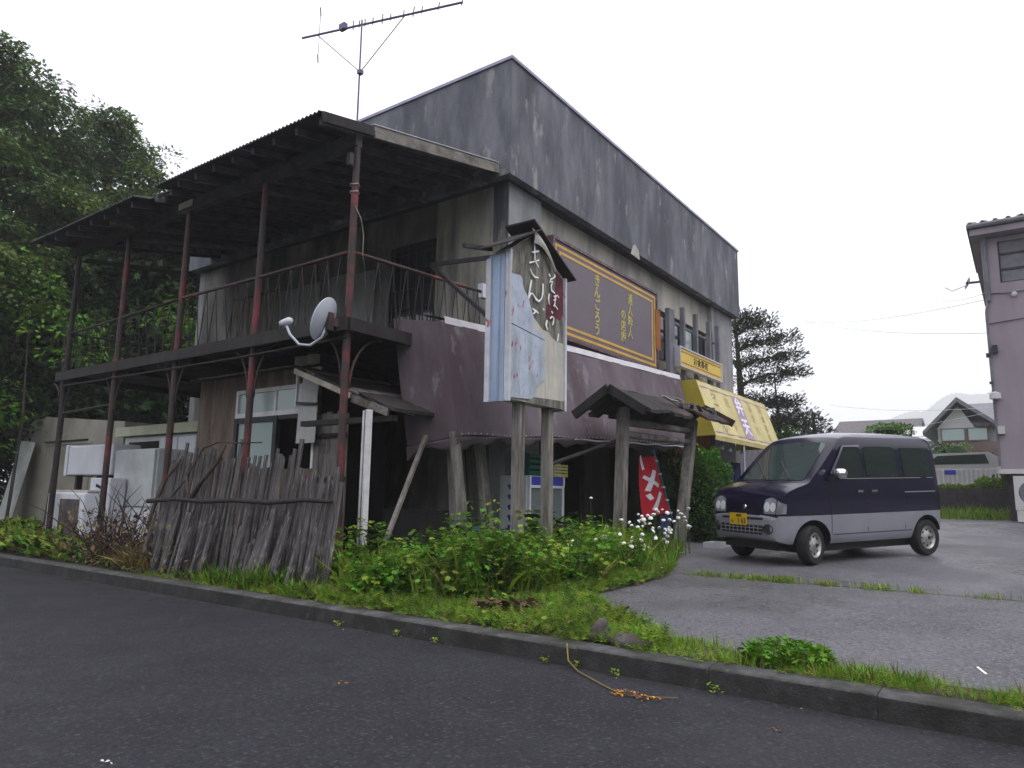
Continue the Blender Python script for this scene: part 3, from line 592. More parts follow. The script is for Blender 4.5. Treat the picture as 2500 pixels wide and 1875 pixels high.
o = part('side_sheet', 'awning_brown', aw, lambda b: b.grid(aws, 16, 14)); o.modifiers.new('t','SOLIDIFY').thickness = .006
part('white_strip', 'awning_white', aw, lambda b: b.grid(lambda u,v: (6.80+7.78*u, 5.985+.02*v+.008*math.sin(u*23), lerp3(6.8+7.78*u, TOPZ)-.01+.10*v), 40, 2))
part('top_sheet', 'awning_brown', aw, lambda b: b.grid(lambda u,v: (6.74+7.86*u, 6.09+.42*v, lerp3(6.74+7.86*u, TOPZ)+.085+.10*v), 40, 3))
def val(u, v):
    x = 6.79+7.81*u; zb = lerp3(x, BOTZ); dl = .09+.03*math.sin(u*41)+.02*math.sin(u*97)
    return (x, 5.70+.05*v+.025*math.sin(u*60)*v, zb-.012-dl*v*(1.3 if u < .04 else 1))
o = part('valance', 'awning_brown', aw, lambda b: b.grid(val, 120, 3), smooth=True); o.modifiers.new('t','SOLIDIFY').thickness = .005
o = part('valance', 'awning_brown', aw, lambda b: b.grid(lambda u,v: (6.78+.03*v, 5.71+.87*u, 1.895-.1*u-(.08+.05*math.sin(u*7)+.08*u*u)*v), 24, 3), smooth=True); o.modifiers.new('t','SOLIDIFY').thickness = .005
part('hem_tape', 'awning_white', aw, lambda b: b.grid(lambda u,v: (9.6+4.9*u, 5.693+.004*math.sin(u*40), lerp3(9.6+4.9*u, BOTZ)-.01-.022*v+.008*math.sin(u*33)), 60, 1))
for us in (.12,.28,.44,.60,.76,.92): part('seam', 'sign_frame', aw, lambda b: b.grid(lambda u,v: tuple(Vector(awf(us+.0012*u, v))+Vector((0,-.0075,0))), 1, 14))
for q in range(60): part('stud', 'alu', aw, lambda b: b.box(Vector(awf(.008+q/61,.985))+Vector((-.008,-.013,-.008)), Vector(awf(.008+q/61,.985))+Vector((.008,-.005,.008))))
part('frame_pipe', 'steel_dark', aw, lambda b: b.tube([(6.85,5.78,1.95),(14.5,5.78,2.3)], .02, 8))
for x in (8.9,11,13,14.5): part('frame_pipe', 'steel_dark', aw, lambda b: b.tube([(x,5.8,lerp3(x,BOTZ)+.03),(x,6.6,lerp3(x,BOTZ)+.12)], .018, 6))

# ================================================================ tall sign cabinet
sg = thing('sign_cabinet', 'tall pale blue sign cabinet with peeling face and little gable roof on two posts', 'sign', (7.2, 4.95, .15))
part('cabinet_body', 'cab_cream', sg, lambda b: b.extrude([(6.60,4.83,2.30),(7.84,4.83,2.30),(7.84,4.83,4.06),(7.07,4.83,4.42),(6.60,4.83,4.10)], (0,.20,0)))
def fpoly(name, m, pts, y, th=.006): return part(name, m, sg, lambda b: b.extrude([(x,y,z) for x,z in pts], (0,th,0)))
fpoly('weathered_board', 'cab_board', [(6.60,3.05),(7.82,3.05),(7.82,4.06),(7.08,4.40),(6.60,4.10)], 4.822)
fpoly('lower_board', 'cab_cream', [(7.06,3.40),(7.175,3.34),(7.328,3.252),(7.436,3.256),(7.548,3.191),(7.645,3.165),(7.82,3.158),(7.82,2.40),(7.16,2.36)], 4.814)
fpoly('red_board', 'cab_red', [(7.634,4.10),(7.801,4.03),(7.823,3.567),(7.74,3.459),(7.609,3.485),(7.514,3.394),(7.403,3.44),(7.417,3.566),(7.51,3.711),(7.621,3.845)], 4.819, .003)
BL = [(6.61,3.805),(6.80,3.83),(6.855,3.80),(6.865,3.72),(6.90,3.66),(6.994,3.588),(7.03,3.50),(7.055,3.45),(7.09,3.40),(7.116,3.345),(7.11,3.29),(7.13,3.22),(7.24,3.20),(7.36,3.181)]
fpoly('blue_sheet_upper', 'cab_blue', BL+[(7.36,3.125),(7.1,3.155),(6.61,3.205)], 4.804)
fpoly('blue_sheet_lower', 'cab_blue', [(6.61,3.195),(7.1,3.145),(7.36,3.115),(7.368,2.603),(7.33,2.59),(7.293,2.584),(7.25,2.54),(7.20,2.52),(7.161,2.484),(7.165,2.42),(7.148,2.345),(6.61,2.315)], 4.807)
fpoly('bottom_rail', 'cab_board', [(7.12,2.375),(7.82,2.40),(7.84,2.29),(6.95,2.29)], 4.80, .012)
part('corner_trim', 'cab_frame', sg, lambda b: b.box((6.578,4.79,2.27),(6.618,4.86,4.10)))
part('corner_trim', 'cab_frame', sg, lambda b: b.box((7.818,4.785,2.27),(7.862,5.03,4.05)))
part('side_sheet', 'cab_side', sg, lambda b: [b.box((6.572,4.865,2.27),(6.598,5.10,4.06)), b.box((6.56,4.93,2.27),(6.574,5.02,4.05))])
part('corner_trim', 'cab_frame', sg, lambda b: b.box((6.55,5.06,2.27),(6.598,5.13,4.02)))
def rp(b, x0, z0, x1, z1, y0, y1, th): b.add([(x0,y0,z0),(x1,y0,z1),(x1,y1,z1),(x0,y1,z0),(x0,y0,z0+th),(x1,y0,z1+th),(x1,y1,z1+th),(x0,y1,z0+th)], [(3,2,1,0),(4,5,6,7),(0,1,5,4),(1,2,6,5),(2,3,7,6),(3,0,4,7)])
part('roof_panel', 'rust_dark', sg, lambda b: rp(b,6.42,4.10,7.10,4.47,4.70,5.16,.022))
part('roof_panel', 'rust_dark', sg, lambda b: rp(b,6.98,4.57,7.99,4.05,4.72,5.18,.02))
part('eave_tongue', 'steel_dark', sg, lambda b: b.bar((6.2,5.2,4.10),(6.7,5.18,4.2),.05,.05))
part('peeled_sheet', 'cab_cream', sg, lambda b: b.grid(lambda u,v: (7.02+.5*u, 4.79-.05*math.sin(v*2.5), 4.50-.40*u*u-.16*v*(1-u)-.05*v), 10, 5), smooth=True)
for x in (6.98,7.62): part('pole', 'wood_grey', sg, lambda b: b.box((x-.055,4.87,.08),(x+.055,4.985,2.298)))
part('brace', 'steel_dark', sg, lambda b: b.bar((7.2,6.62,4.40),(6.68,5.12,4.08),.05,.05)); part('brace', 'steel_dark', sg, lambda b: b.bar((7.2,6.62,4.38),(6.68,5.12,3.28),.05,.05))
part('clamp', 'alu', sg, lambda b: b.box((8.35,6.60,4.2),(8.5,6.70,4.42)))
ST = {'ki':[[(7.046,4.188),(7.204,4.249)],[(7.098,4.325),(7.114,4.107)],[(6.991,4.039),(7.106,4.085),(7.206,4.133)],[(7.131,4.083),(7.199,4.034)],[(7.009,3.963),(7.043,3.915),(7.109,3.885),(7.193,3.897)]],
'n':[[(7.044,3.829),(7.021,3.748),(6.984,3.607),(6.984,3.574)],[(6.984,3.597),(7.031,3.656),(7.08,3.658),(7.147,3.608),(7.215,3.595),(7.273,3.647),(7.298,3.721),(7.304,3.848)]],
'go':[[(7.067,3.471),(7.15,3.457),(7.209,3.441)],[(7.15,3.462),(7.093,3.407)],[(7.309,3.521),(7.335,3.507)]],
'so':[[(7.575,4.042),(7.585,4.02),(7.558,3.993),(7.487,3.954),(7.46,3.913),(7.531,3.936),(7.496,3.868),(7.506,3.811),(7.587,3.791)],[(7.442,4.011),(7.468,3.984)]],
'ba':[[(7.45,3.753),(7.433,3.685),(7.455,3.607)],[(7.56,3.74),(7.65,3.777)],[(7.552,3.689),(7.615,3.718)],[(7.596,3.763),(7.588,3.672),(7.562,3.607)],[(7.579,3.631),(7.652,3.588)],[(7.66,3.769),(7.669,3.751)]],
'u':[[(7.509,3.532),(7.536,3.513)],[(7.475,3.432),(7.519,3.465),(7.563,3.46),(7.555,3.4),(7.529,3.355)]],'do':[[(7.406,3.393),(7.381,3.325),(7.416,3.27)]],'un':[[(7.682,3.273),(7.653,3.165)]]}
for ch, strokes in ST.items():
    for i, s_ in enumerate(strokes):
        pts = [Vector((x,4.799-.0012*i,z)) for x,z in s_]; wd = .032 if ch in ('n','do','so') else .024; b = MB(); V = []; k = len(pts)
        for j, p in enumerate(pts):
            d = (pts[min(j+1,k-1)]-pts[max(j-1,0)]).normalized(); nrm_ = Vector((d.z,0,-d.x)); h_ = wd/2*(.75+.35*math.sin(j*2.1+i))
            for q, yy_ in ((-1,0),(1,0),(1,.006),(-1,.006)): V.append(p+nrm_*q*h_+Vector((0,yy_,0)))
        b.add(V, [(j*4+q,(j+1)*4+q,(j+1)*4+(q+1)%4,j*4+(q+1)%4) for j in range(k-1) for q in range(4)]+[(3,2,1,0),tuple((k-1)*4+q for q in range(4))]); b.build('brush_stroke', 'white_ink', sg)

# ================================================================ brown wall sign with gold border
ws = thing('wall_sign', 'large brown signboard with double gold border and gold vertical lettering', 'sign', (12.4, 6.55, 3.95))
part('board', 'sign_brown', ws, lambda b: b.box((10.22,6.50,3.99),(14.52,6.62,5.70)))
part('frame', 'sign_frame', ws, lambda b: [b.box((10.16,6.47,5.70),(14.58,6.64,5.755)), b.box((10.16,6.47,3.935),(14.58,6.64,3.99)), b.box((10.16,6.472,3.99),(10.22,6.638,5.70)), b.box((14.52,6.472,3.99),(14.58,6.638,5.70))])
for d in (0, .135):
    x0, x1, z0, z1, t, y = 10.26+d, 14.47-d, 4.04+d*.85, 5.64-d*.85, .05, 6.494
    part('gold_border', 'gold', ws, lambda b: [b.box((x0,y,z1-t),(x1,y+.006,z1)), b.box((x0,y,z0),(x1,y+.006,z0+t)), b.box((x0,y,z0+t),(x0+t,y+.006,z1-t)), b.box((x1-t,y,z0+t),(x1,y+.006,z1-t))])
text('lettering', 'きんごろう', .26, plane_y(11.79, 6.494, 5.32), 'gold_ink', ws, off=.006, vertical=True, step=.94, sx=.95)
text('lettering', '通人粋人', .25, plane_y(13.21, 6.494, 5.27), 'gold_ink', ws, off=.004, vertical=True, step=.96, sx=.9)
text('lettering', 'の店庵', .25, plane_y(12.895, 6.494, 4.88), 'gold_ink', ws, off=.004, vertical=True, step=.96, sx=.9)

# ================================================================ small yellow sign
ys = thing('shop_sign', 'small yellow signboard with black lettering and orange lines above the yellow awning', 'sign', (16.4, 6.2, 4.1))
part('board', 'yellow_board', ys, lambda b: b.box((15.09,6.18,4.16),(17.77,6.30,4.56)))
part('frame', 'alu', ys, lambda b: [b.box((15.05,6.16,4.56),(17.81,6.31,4.595)), b.box((15.05,6.16,4.125),(17.81,6.31,4.16)), b.box((15.05,6.162,4.16),(15.09,6.308,4.56)), b.box((17.77,6.162,4.16),(17.81,6.308,4.56))])
for z in (4.225,4.475): part('border_line', 'red_line', ys, lambda b: b.box((15.15,6.174,z),(17.7,6.18,z+.022)))
text('lettering', 'お食事処', .20, plane_y(16.35, 6.174, 4.355), 'black_ink', ys, off=0, sx=1.2)
for x in (15.4,17.4): part('mount_arm', 'steel_dark', ys, lambda b: b.bar((x,6.30,4.3),(x,6.66,4.3),.05,.05))

# ================================================================ yellow awning
ya = thing('yellow_awning', 'pale yellow fabric awning with faded menu lettering and a purple centre band', 'awning', (17.5, 5.9, 2.5))
Y0, Z0, Y1, Z1 = 5.37, 2.53, 5.78, 3.76; x0, x1 = 14.98, 20.05
part('front_sheet', 'awning_yellow', ya, lambda b: b.grid(lambda u,v: (x0+(x1-x0)*u, Y1+(Y0-Y1)*v+.006*math.sin(u*40), Z1+(Z0-Z1)*v), 60, 8), smooth=True)
part('side_sheet', 'awning_yellow_side', ya, lambda b: b.extrude([(x0,Y0,Z0),(x0,Y1,Z1),(x0,6.62,Z1+.02),(x0,6.62,Z0-.02)], (.01,0,0)))
part('side_sheet', 'awning_yellow_side', ya, lambda b: b.extrude([(x1,Y0,Z0),(x1,Y1,Z1),(x1,6.62,Z1+.02),(x1,6.62,Z0-.02)], (-.01,0,0)))
part('top_sheet', 'awning_yellow', ya, lambda b: b.box((x0,Y1,Z1),(x1,6.62,Z1+.012)))
part('hem', 'awning_yellow', ya, lambda b: b.grid(lambda u,v: (x0+(x1-x0)*u, Y0+.01*v, Z0-.10*v), 40, 1))
tl = math.atan2(Y1-Y0, Z1-Z0)
def yap(x, t, off=.006): return plane_y(x, Y0+(Y1-Y0)*t-off, Z0+(Z1-Z0)*t, tl)
def band(name, m, xa, xb, ta, tb, off): 
    part(name, m, ya, lambda b: b.add([(xa,Y0+(Y1-Y0)*ta-off,Z0+(Z1-Z0)*ta),(xb,Y0+(Y1-Y0)*ta-off,Z0+(Z1-Z0)*ta),(xb,Y0+(Y1-Y0)*tb-off,Z0+(Z1-Z0)*tb),(xa,Y0+(Y1-Y0)*tb-off,Z0+(Z1-Z0)*tb)], [(0,1,2,3)]))
band('purple_band', 'purple_band', 17.12, 17.78, .06, .93, .012)
for t in (.065,.90): band('printed_line', 'purple_band', x0+.08, x1-.08, t, t+.018, .009)
text('lettering', 'らーめん', .31, yap(15.75,.80), 'grey_ink', ya, ex=.001, off=.004, vertical=True, step=.86, sx=1.25, shear=0)
text('lettering', '餃子', .30, yap(16.6,.72), 'faded_ink', ya, ex=.001, vertical=True, step=2.0, sx=1.2)
text('lettering', '弁天', .48, yap(17.45,.70,.016), 'white_ink', ya, ex=.001, off=.012, vertical=True, step=1.12, sx=1.15)
text('lettering', 'おさけ', .27, yap(18.4,.78), 'faded_ink', ya, ex=.001, vertical=True, step=1.15, sx=1.2)
text('lettering', 'お食事処', .25, yap(19.3,.80), 'faded_ink', ya, ex=.001, vertical=True, step=1.05, sx=1.2)
part('awning_pole', 'alu', ya, lambda b: b.tube([(17.05,5.45,gz(17)),(17.0,5.42,2.6)], .03, 8))
for x, z in ((16.2,2.32),(16.75,2.30),(17.75,2.28)):
    o = thing('spot_lamp', 'small white spot lamp hanging under the yellow awning edge', 'lamp', (x,5.7,z), 'spot lamps under the yellow awning')
    part('shade', 'white_enamel', o, lambda b: b.lathe([(.0,.09),(.04,.08),(.08,.0),(.075,-.005),(.03,.06)], Matrix.Translation((x,5.7,z)) @ Matrix.Rotation(.4,4,'X'), 14), smooth=True)
    part('stem', 'alu', o, lambda b: b.tube([(x,5.7,z+.08),(x,5.72,2.62)], .012, 6))
for k, x in enumerate((16.9,17.3,17.75,18.3,18.9)):
    o = part('door_curtain', 'blue_cloth', None, lambda b: b.grid(lambda u,v: (x+.34*u, 6.3+.05*math.sin(u*11), gz(17)+1.6-1.5*v), 16, 4), smooth=True); o.modifiers.new('t','SOLIDIFY').thickness=.01
    tag(o, 'dark blue cloth curtain strip hanging under the yellow awning', 'curtain', 'blue curtains at the shop door')
# ================================================================ small roofed wooden gate
gt = thing('wooden_gate', 'leaning timber gate with two posts and a rotting shingled gable roof', 'gate', (10.9, 5.0, .25))
part('post', 'wood_grey', gt, lambda b: b.bar((9.70,5.0,.2),(9.90,5.0,2.55),.15,.15)); part('post', 'wood_grey', gt, lambda b: b.bar((11.95,5.0,.26),(12.72,5.0,2.62),.16,.16))
part('cross_beam', 'wood_grey_h', gt, lambda b: b.tube([(9.9,5.0,2.33),(11,5.0,2.37),(12.62,5.0,2.40)], [.06,.065,.055], 8), smooth=True)
part('cross_beam', 'wood_grey_h', gt, lambda b: b.tube([(9.88,5.0,2.15),(11,5.0,2.16),(12.56,5.0,2.20)], [.055,.06,.05], 8), smooth=True)
part('ridge_beam', 'wood_dark', gt, lambda b: b.bar((9.55,5.0,2.70),(13.35,5.0,2.80),.1,.12))
for s_ in (-1, 1):
    for k in range(13):
        x0 = 9.45+.31*k; x1 = x0+.34; jz = random.uniform(-.012,.012); dl = .50+random.uniform(-.07,.04)
        if s_ < 0 and k in (7,8): dl -= .2
        zr = 2.82+.026*(x0-9.5)+jz
        part('shingle', random.choice(['wood_dark','rust_dark','wood_dark']), gt, lambda b: b.add([(x0,5.0,zr),(x1,5.0,zr+.01),(x1,5.0+s_*dl,zr-.31*dl/.5),(x0,5.0+s_*dl,zr-.32*dl/.5),
            (x0,5.0,zr-.04),(x1,5.0,zr-.03),(x1,5.0+s_*dl,zr-.36*dl/.5),(x0,5.0+s_*dl,zr-.37*dl/.5)], [(0,1,2,3),(7,6,5,4),(0,3,7,4),(1,5,6,2),(3,2,6,7),(0,4,5,1)]))
for s_ in (-1,1): part('barge_board', 'wood_dark', gt, lambda b: b.bar((9.42,5.0,2.80),(9.42,5.0+s_*.60,2.42),.07,.13))
part('barge_board', 'rust_dark', gt, lambda b: b.bar((13.45,5.05,2.93),(13.55,4.5,2.60),.05,.14))
for k in range(10): part('torn_shingle', random.choice(['wood_pale','house_white','wood_grey_h']), gt, lambda b: b.bar((10.9+.2*k,4.78-.02*k,2.80+random.uniform(-.02,.06)),(11.1+.2*k,4.7+random.uniform(-.1,.1),2.76+random.uniform(-.05,.08)),.07,.012))
part('diagonal_pole', 'wood_dark', gt, lambda b: b.tube([(8.6,5.6,1.6),(9.9,5.1,2.05)], .03, 7))

# ================================================================ drinks cooler and crates
cl = thing('display_cooler', 'old white glass-door drinks cooler with blue header under the awning', 'cooler', (9.25, 6.2, .22))
part('cabinet', 'white_enamel_dirty', cl, lambda b: [b.box((8.75,6.02,.24),(9.75,6.5,1.48))])
part('door_frame', 'white_enamel', cl, lambda b: [b.box((8.77,5.97,.26),(8.81,6.018,1.30)), b.box((9.69,5.97,.26),(9.74,6.018,1.30)), b.box((8.81,5.97,.26),(9.69,6.018,.34)), b.box((8.77,5.965,1.302),(9.74,6.018,1.34)), b.box((9.22,5.97,.34),(9.27,6.018,1.30))])
part('glass_door', 'pane_clear', cl, lambda b: b.box((8.81,5.985,.34),(9.69,5.995,1.30)))
part('header', 'blue_plastic', cl, lambda b: b.box((8.80,5.975,1.342),(9.71,6.018,1.47)))
part('header_frame', 'white_enamel', cl, lambda b: b.box((8.765,5.96,1.342),(8.80,6.018,1.48))); part('header_frame', 'white_enamel', cl, lambda b: b.box((9.71,5.96,1.342),(9.745,6.018,1.48)))
for k in range(7): part('side_mark', 'blue_plastic', cl, lambda b: b.add([(8.748,6.26,1.36-.15*k),(8.748,6.36,1.34-.15*k),(8.748,6.33,1.27-.15*k),(8.748,6.24+.03*(k%2),1.28-.15*k)], [(0,1,2,3)]))
def crate(name, label, m, x, y, z, w_, d_, h_):
    c = thing(name, label, 'crate', (x+w_/2, y+d_/2, z)); 
    part('base', m, c, lambda b: b.box((x,y,z),(x+w_,y+d_,z+.015)))
    for k in range(4):
        part('slat', m, c, lambda b: b.box((x,y,z+.02+k*h_/4),(x+w_,y+.012,z+.02+(k+.62)*h_/4))); part('slat', m, c, lambda b: b.box((x,y+d_-.012,z+.02+k*h_/4),(x+w_,y+d_,z+.02+(k+.62)*h_/4)))
    part('side', m, c, lambda b: b.box((x,y+.013,z+.015),(x+.012,y+d_-.013,z+h_))); part('side', m, c, lambda b: b.box((x+w_-.012,y+.013,z+.015),(x+w_,y+d_-.013,z+h_)))
    return c
crate('plastic_crate', 'dark green plastic crate standing on the drinks cooler', 'green_plastic', 8.85, 6.03, 1.482, .42, .34, .34)
c_ = crate('plastic_crate', 'yellow plastic crate on the right end of the drinks cooler', 'yellow_plastic', 9.45, 5.98, 1.482, .42, .3, .19)
for k in range(5): part('bottle_wrap', 'house_white', c_, lambda b: b.tube([(9.52+.07*k,6.1,1.5),(9.53+.07*k,6.1,1.70+.02*(k%2))], [.028,.012], 7))

# ================================================================ red noodle banner
bn = thing('banner_flag', 'red cloth banner with large white characters hanging from a leaning pole', 'banner', (12.9, 5.6, .35))
part('pole', 'teal_metal', bn, lambda b: b.tube([(13.42,5.62,.36),(12.35,5.62,2.05)], .014, 6))
def bnf(u, v): return (11.66+.64*u+(.12+.62*u)*v, 5.59+.03*math.sin(u*6+v*3), 1.88+.06*u-1.06*v+.02*u*v)
o = part('cloth', 'banner_red', bn, lambda b: b.grid(bnf, 14, 14), smooth=True)
def bmark(quads):
    b = MB()
    for q in quads:
        A_, B_, C_, D_ = (Vector((u,v,0)) for u, v in q)
        b.grid(lambda s, t: tuple(Vector(bnf(*(A_.lerp(B_,t).lerp(D_.lerp(C_,t),s))[:2]))+Vector((0,-.008,0))), 10, 3)
    b.build('character', 'white_ink', bn)
bmark([[(.06,-.02),(.20,-.04),(.30,.20),(.18,.22)]])
bmark([[(.60,.22),(.76,.25),(.34,.58),(.16,.56)]]); bmark([[(.14,.34),(.24,.30),(.80,.48),(.72,.54)]])
bmark([[(.16,.64),(.32,.61),(.42,.70),(.28,.73)], [(.74,.60),(.88,.64),(.42,.93),(.28,.88)]])
for k in range(5): part('loop', 'frame_white', bn, lambda b: b.box((12.36+.155*k,5.585,1.84-.24*k),(12.46+.155*k,5.612,1.875-.24*k)))
part('lower_cloth', 'blue_cloth', bn, lambda b: b.grid(lambda u,v: (12.6+.5*u, 5.63, .85-.35*v*(1-.5*u)), 4, 3))

# ================================================================ junk yard on the left
cv = thing('old_caravan', 'cream caravan body with rounded roof corner rusting among the trees', 'caravan', (8.5, 18.4, .3))
pr = [(15.6,.45),(20.9,.35),(21.15,1.6),(21.0,2.3),(20.7,2.72),(20.2,2.9),(19.6,2.92),(15.6,2.62)]
part('shell', 'caravan_shell', cv, lambda b: b.extrude([(7.5,y,z) for y,z in pr], (2.0,0,0)))
part('door', 'caravan_shell', cv, lambda b: [b.box((7.485,17.0,.55),(7.498,17.03,2.2)), b.box((7.485,19.3,.55),(7.498,19.33,2.25)), b.box((7.48,17.0,2.2),(7.498,19.33,2.24))])
part('door_rail', 'steel_dark', cv, lambda b: b.box((7.46,17.2,2.27),(7.498,19.4,2.30)))
part('corner_strip', 'rust_dark', cv, lambda b: b.tube([(7.5,20.95,2.3),(7.5,20.68,2.71),(7.5,20.2,2.9),(7.5,19.6,2.92)], .03, 6))
part('wheel', 'rubber', cv, lambda b: b.lathe([(0,-.08),(.28,-.08),(.3,-.05),(.3,.05),(.28,.08),(0,.08)], Matrix.Translation((7.6,18.2,.38)) @ Matrix.Rotation(R(90),4,'Y'), 18))
o = part('loose_sheet', 'white_enamel_dirty', None, lambda b: b.bar((7.0,20.05,.3),(7.3,19.9,2.3),.7,.05,up=(1,0,0))); tag(o, 'narrow pale panel leaning on the left end of the caravan', 'panel')
sd_ = thing('storage_shed', 'low white storage shed with cream roof edge behind the balcony posts', 'shed', (7.6, 13.3, .2))
part('body', 'white_enamel_dirty', sd_, lambda b: b.box((7.06,11.6,.2),(8.7,14.6,2.2)))
for y0 in (12.0,12.62): part('door', 'white_enamel', sd_, lambda b: b.box((7.03,y0,.35),(7.058,y0+.58,2.15)))
part('open_bay', 'interior_dark', sd_, lambda b: b.box((7.035,13.3,.3),(7.057,14.4,2.1)))
part('roof', 'cream_fascia', sd_, lambda b: b.box((6.95,11.55,2.22),(8.8,14.8,2.40)))
fz = thing('chest_freezer', 'white chest freezer lying on its side in front of the shed', 'freezer', (6.6, 14.6, 1.4))
smoothbox(part('body', 'white_enamel', fz, lambda b: b.box((6.42,13.72,1.44),(6.95,15.5,2.02))), .03, 3); smoothbox(part('lid', 'white_enamel', fz, lambda b: b.box((6.40,15.51,1.42),(6.95,15.62,2.04))), .02, 2)
part('stand', 'wood_dark', fz, lambda b: [b.box((6.5,13.9,.15),(6.6,14.0,1.44)), b.box((6.5,15.2,.15),(6.6,15.3,1.44)), b.box((6.9,13.9,.15),(6.95,15.3,1.44))])
fr = thing('refrigerator', 'tall dull white refrigerator standing beside the chest freezer', 'refrigerator', (6.6, 12.8, .15))
smoothbox(part('body', 'white_enamel_dirty', fr, lambda b: b.box((6.45,12.15,.15),(6.98,13.55,1.9))), .02, 2); part('door', 'white_enamel_dirty', fr, lambda b: b.box((6.40,12.17,.9),(6.448,13.53,1.88))); part('door', 'white_enamel', fr, lambda b: b.box((6.40,12.17,.2),(6.448,13.53,.87)))
lw = thing('storage_box', 'small white metal box below the chest freezer', 'box', (6.2, 13.4, .15)); smoothbox(part('body', 'white_enamel', lw, lambda b: b.box((6.1,13.0,.13),(6.38,13.75,1.38))), .02, 2); part('slot', 'interior_dark', lw, lambda b: b.bar((6.095,13.2,1.18),(6.095,13.5,1.25),.01,.05))
wm = thing('washing_machine', 'white washing machine with open dark front sunk in the verge grass', 'washing machine', (6.05, 14.0, .12))
smoothbox(part('body', 'white_enamel', wm, lambda b: b.box((5.85,13.35,.12),(6.4,14.8,1.12))), .04, 3); part('top_lid', 'cab_cream', wm, lambda b: b.box((5.9,13.35,1.125),(6.38,14.75,1.16))); part('front_panel', 'rock', wm, lambda b: b.box((5.838,13.5,.35),(5.848,14.25,1.0)))

# dead brush pile between washing machine and fence
tw = MB()
for k in range(170):
    y = random.gauss(11.0,.75); x = 5.45+random.uniform(-.25,.5); z = .1+random.random()*.25
    p = Vector((x,y,z)); d = Vector((random.uniform(-.3,.3), random.uniform(-1,1), random.uniform(.05,.9))).normalized(); L_ = random.uniform(.4,1.3); pts = [p]
    for i in range(4): d = (d+Vector((random.uniform(-.3,.3),random.uniform(-.3,.3),random.uniform(-.25,.15)))).normalized(); pts.append(pts[-1]+d*L_/4)
    tw.tube(pts, [.012,.010,.008,.006,.003], 4, cap=False)
bp = thing('brush_pile', 'heap of dark dead branches and dry leaves left of the board fence', 'brush pile', (5.6, 11, .1))
tw.build('twigs', 'twig', bp, kind='stuff')
n = 900; P = np.stack([5.35+rng.uniform(-.3,.5,n), rng.normal(10.9,1.0,n), .12+rng.random(n)**2*.75], 1)
scatter('dry_leaves', *LEAF, P, rng.normal(0,1,(n,3))+np.array([0,0,-.3]), rng.uniform(.06,.13,n), 'dead_leaf', bp, kind='stuff')

# ================================================================ small parked van
vn = bpy.data.objects.new('parked_van', None); col.objects.link(vn)
tag(vn, 'small two-tone navy and silver van parked in front of the yellow awning', 'van')
nrm = Vector((-.037,0,1)).normalized(); fw = Vector((-.8775,.4796,0)); fw = (fw-nrm*fw.dot(nrm)).normalized(); lf = nrm.cross(fw)
vm = Matrix((fw, lf, nrm)).transposed().to_4x4(); vm.translation = (12.05,2.51,gz(12.05)+.002)
vn.location = vm.translation; vn.rotation_euler = vm.to_euler()
vn.rotation_mode = 'XYZ'
def vpart(name, b, m, smooth=True, parent=None, sharp=35):
    me = b.mesh(name, m, smooth)
    if smooth: me.set_sharp_from_angle(angle=R(sharp))
    o = bpy.data.objects.new(name, me); col.objects.link(o); o.parent = parent or vn; return o
def interp(x, pts):
    if x <= pts[0][0]: return pts[0][1]
    for (a,va),(c,vc) in zip(pts, pts[1:]):
        if x <= c: return va+(vc-va)*(x-a)/(c-a)
    return pts[-1][1]
ZT = [(-1.585,.95),(-1.578,1.2),(-1.56,1.50),(-1.53,1.70),(-1.47,1.79),(-1.35,1.845),(-1.0,1.868),(-.5,1.88),(.1,1.875),(.35,1.85),(.5,1.80),(.62,1.715),(1.24,1.17),(1.30,1.145),(1.48,1.095),(1.62,1.045),(1.70,.985),(1.745,.91),(1.768,.80),(1.775,.69),(1.815,.672),(1.835,.61),(1.84,.50)]
ZB = [(-1.585,.42),(-1.5,.33),(-1.3,.28),(1.45,.28),(1.65,.30),(1.80,.35),(1.84,.42)]
WZ = [(.26,.66),(.32,.70),(.40,.72),(.55,.732),(.70,.7375),(.95,.7375),(1.10,.728),(1.17,.72),(1.30,.712),(1.5,.695),(1.64,.676),(1.75,.645),(1.80,.61),(1.85,.53),(1.88,.45)]
EX = [(-1.585,.93),(-1.56,.96),(-1.48,.985),(-1.3,1.0),(1.0,1.0),(1.3,.985),(1.5,.955),(1.62,.95),(1.70,.915),(1.745,.875),(1.775,.835),(1.80,.80),(1.825,.72),(1.84,.60)]
def vy(x, z): return interp(z, WZ)*interp(x, EX)
xs = sorted(set([p[0] for p in ZT]+[-1.42,-1.2,-.8,-.2,.74,.86,.98,1.1,1.18,1.4,1.56,1.66,1.715,1.75,1.795,1.825]))
lv = [.26,.32,.40,.48,.56,.62,.68,.76,.85,.95,1.05,1.10,1.17,1.24,1.34,1.46,1.58,1.66,1.73,1.79,1.83,1.86,1.88]
b = MB(); rows = []
def topz(x, y):   # crowned roof / bonnet
    zt = interp(x, ZT); yy = vy(x, zt); return zt - .035*(min(1, abs(y)/max(yy,.01)))**3
for x in xs:
    zt, zb = interp(x, ZT), interp(x, ZB); r = [(x,0,zb),(x,.4*interp(x,EX),zb)]
    ze = zt-.035
    for z in lv: zz_ = min(max(z, zb), ze); r.append((x, vy(x, zz_), zz_))
    ye_ = vy(x, ze)
    for q in (.96,.88,.75,.5,.25,0): r.append((x, ye_*q, zt-.035*q**3))
    rows.append(r)
nr = len(rows[0]); V = []; F = []
for r in rows:
    V += r
for i in range(len(rows)-1):
    for j in range(nr-1): F.append((i*nr+j, i*nr+j+1, (i+1)*nr+j+1, (i+1)*nr+j))
F.append(tuple(range(nr))); F.append(tuple((len(rows)-1)*nr+j for j in reversed(range(nr))))
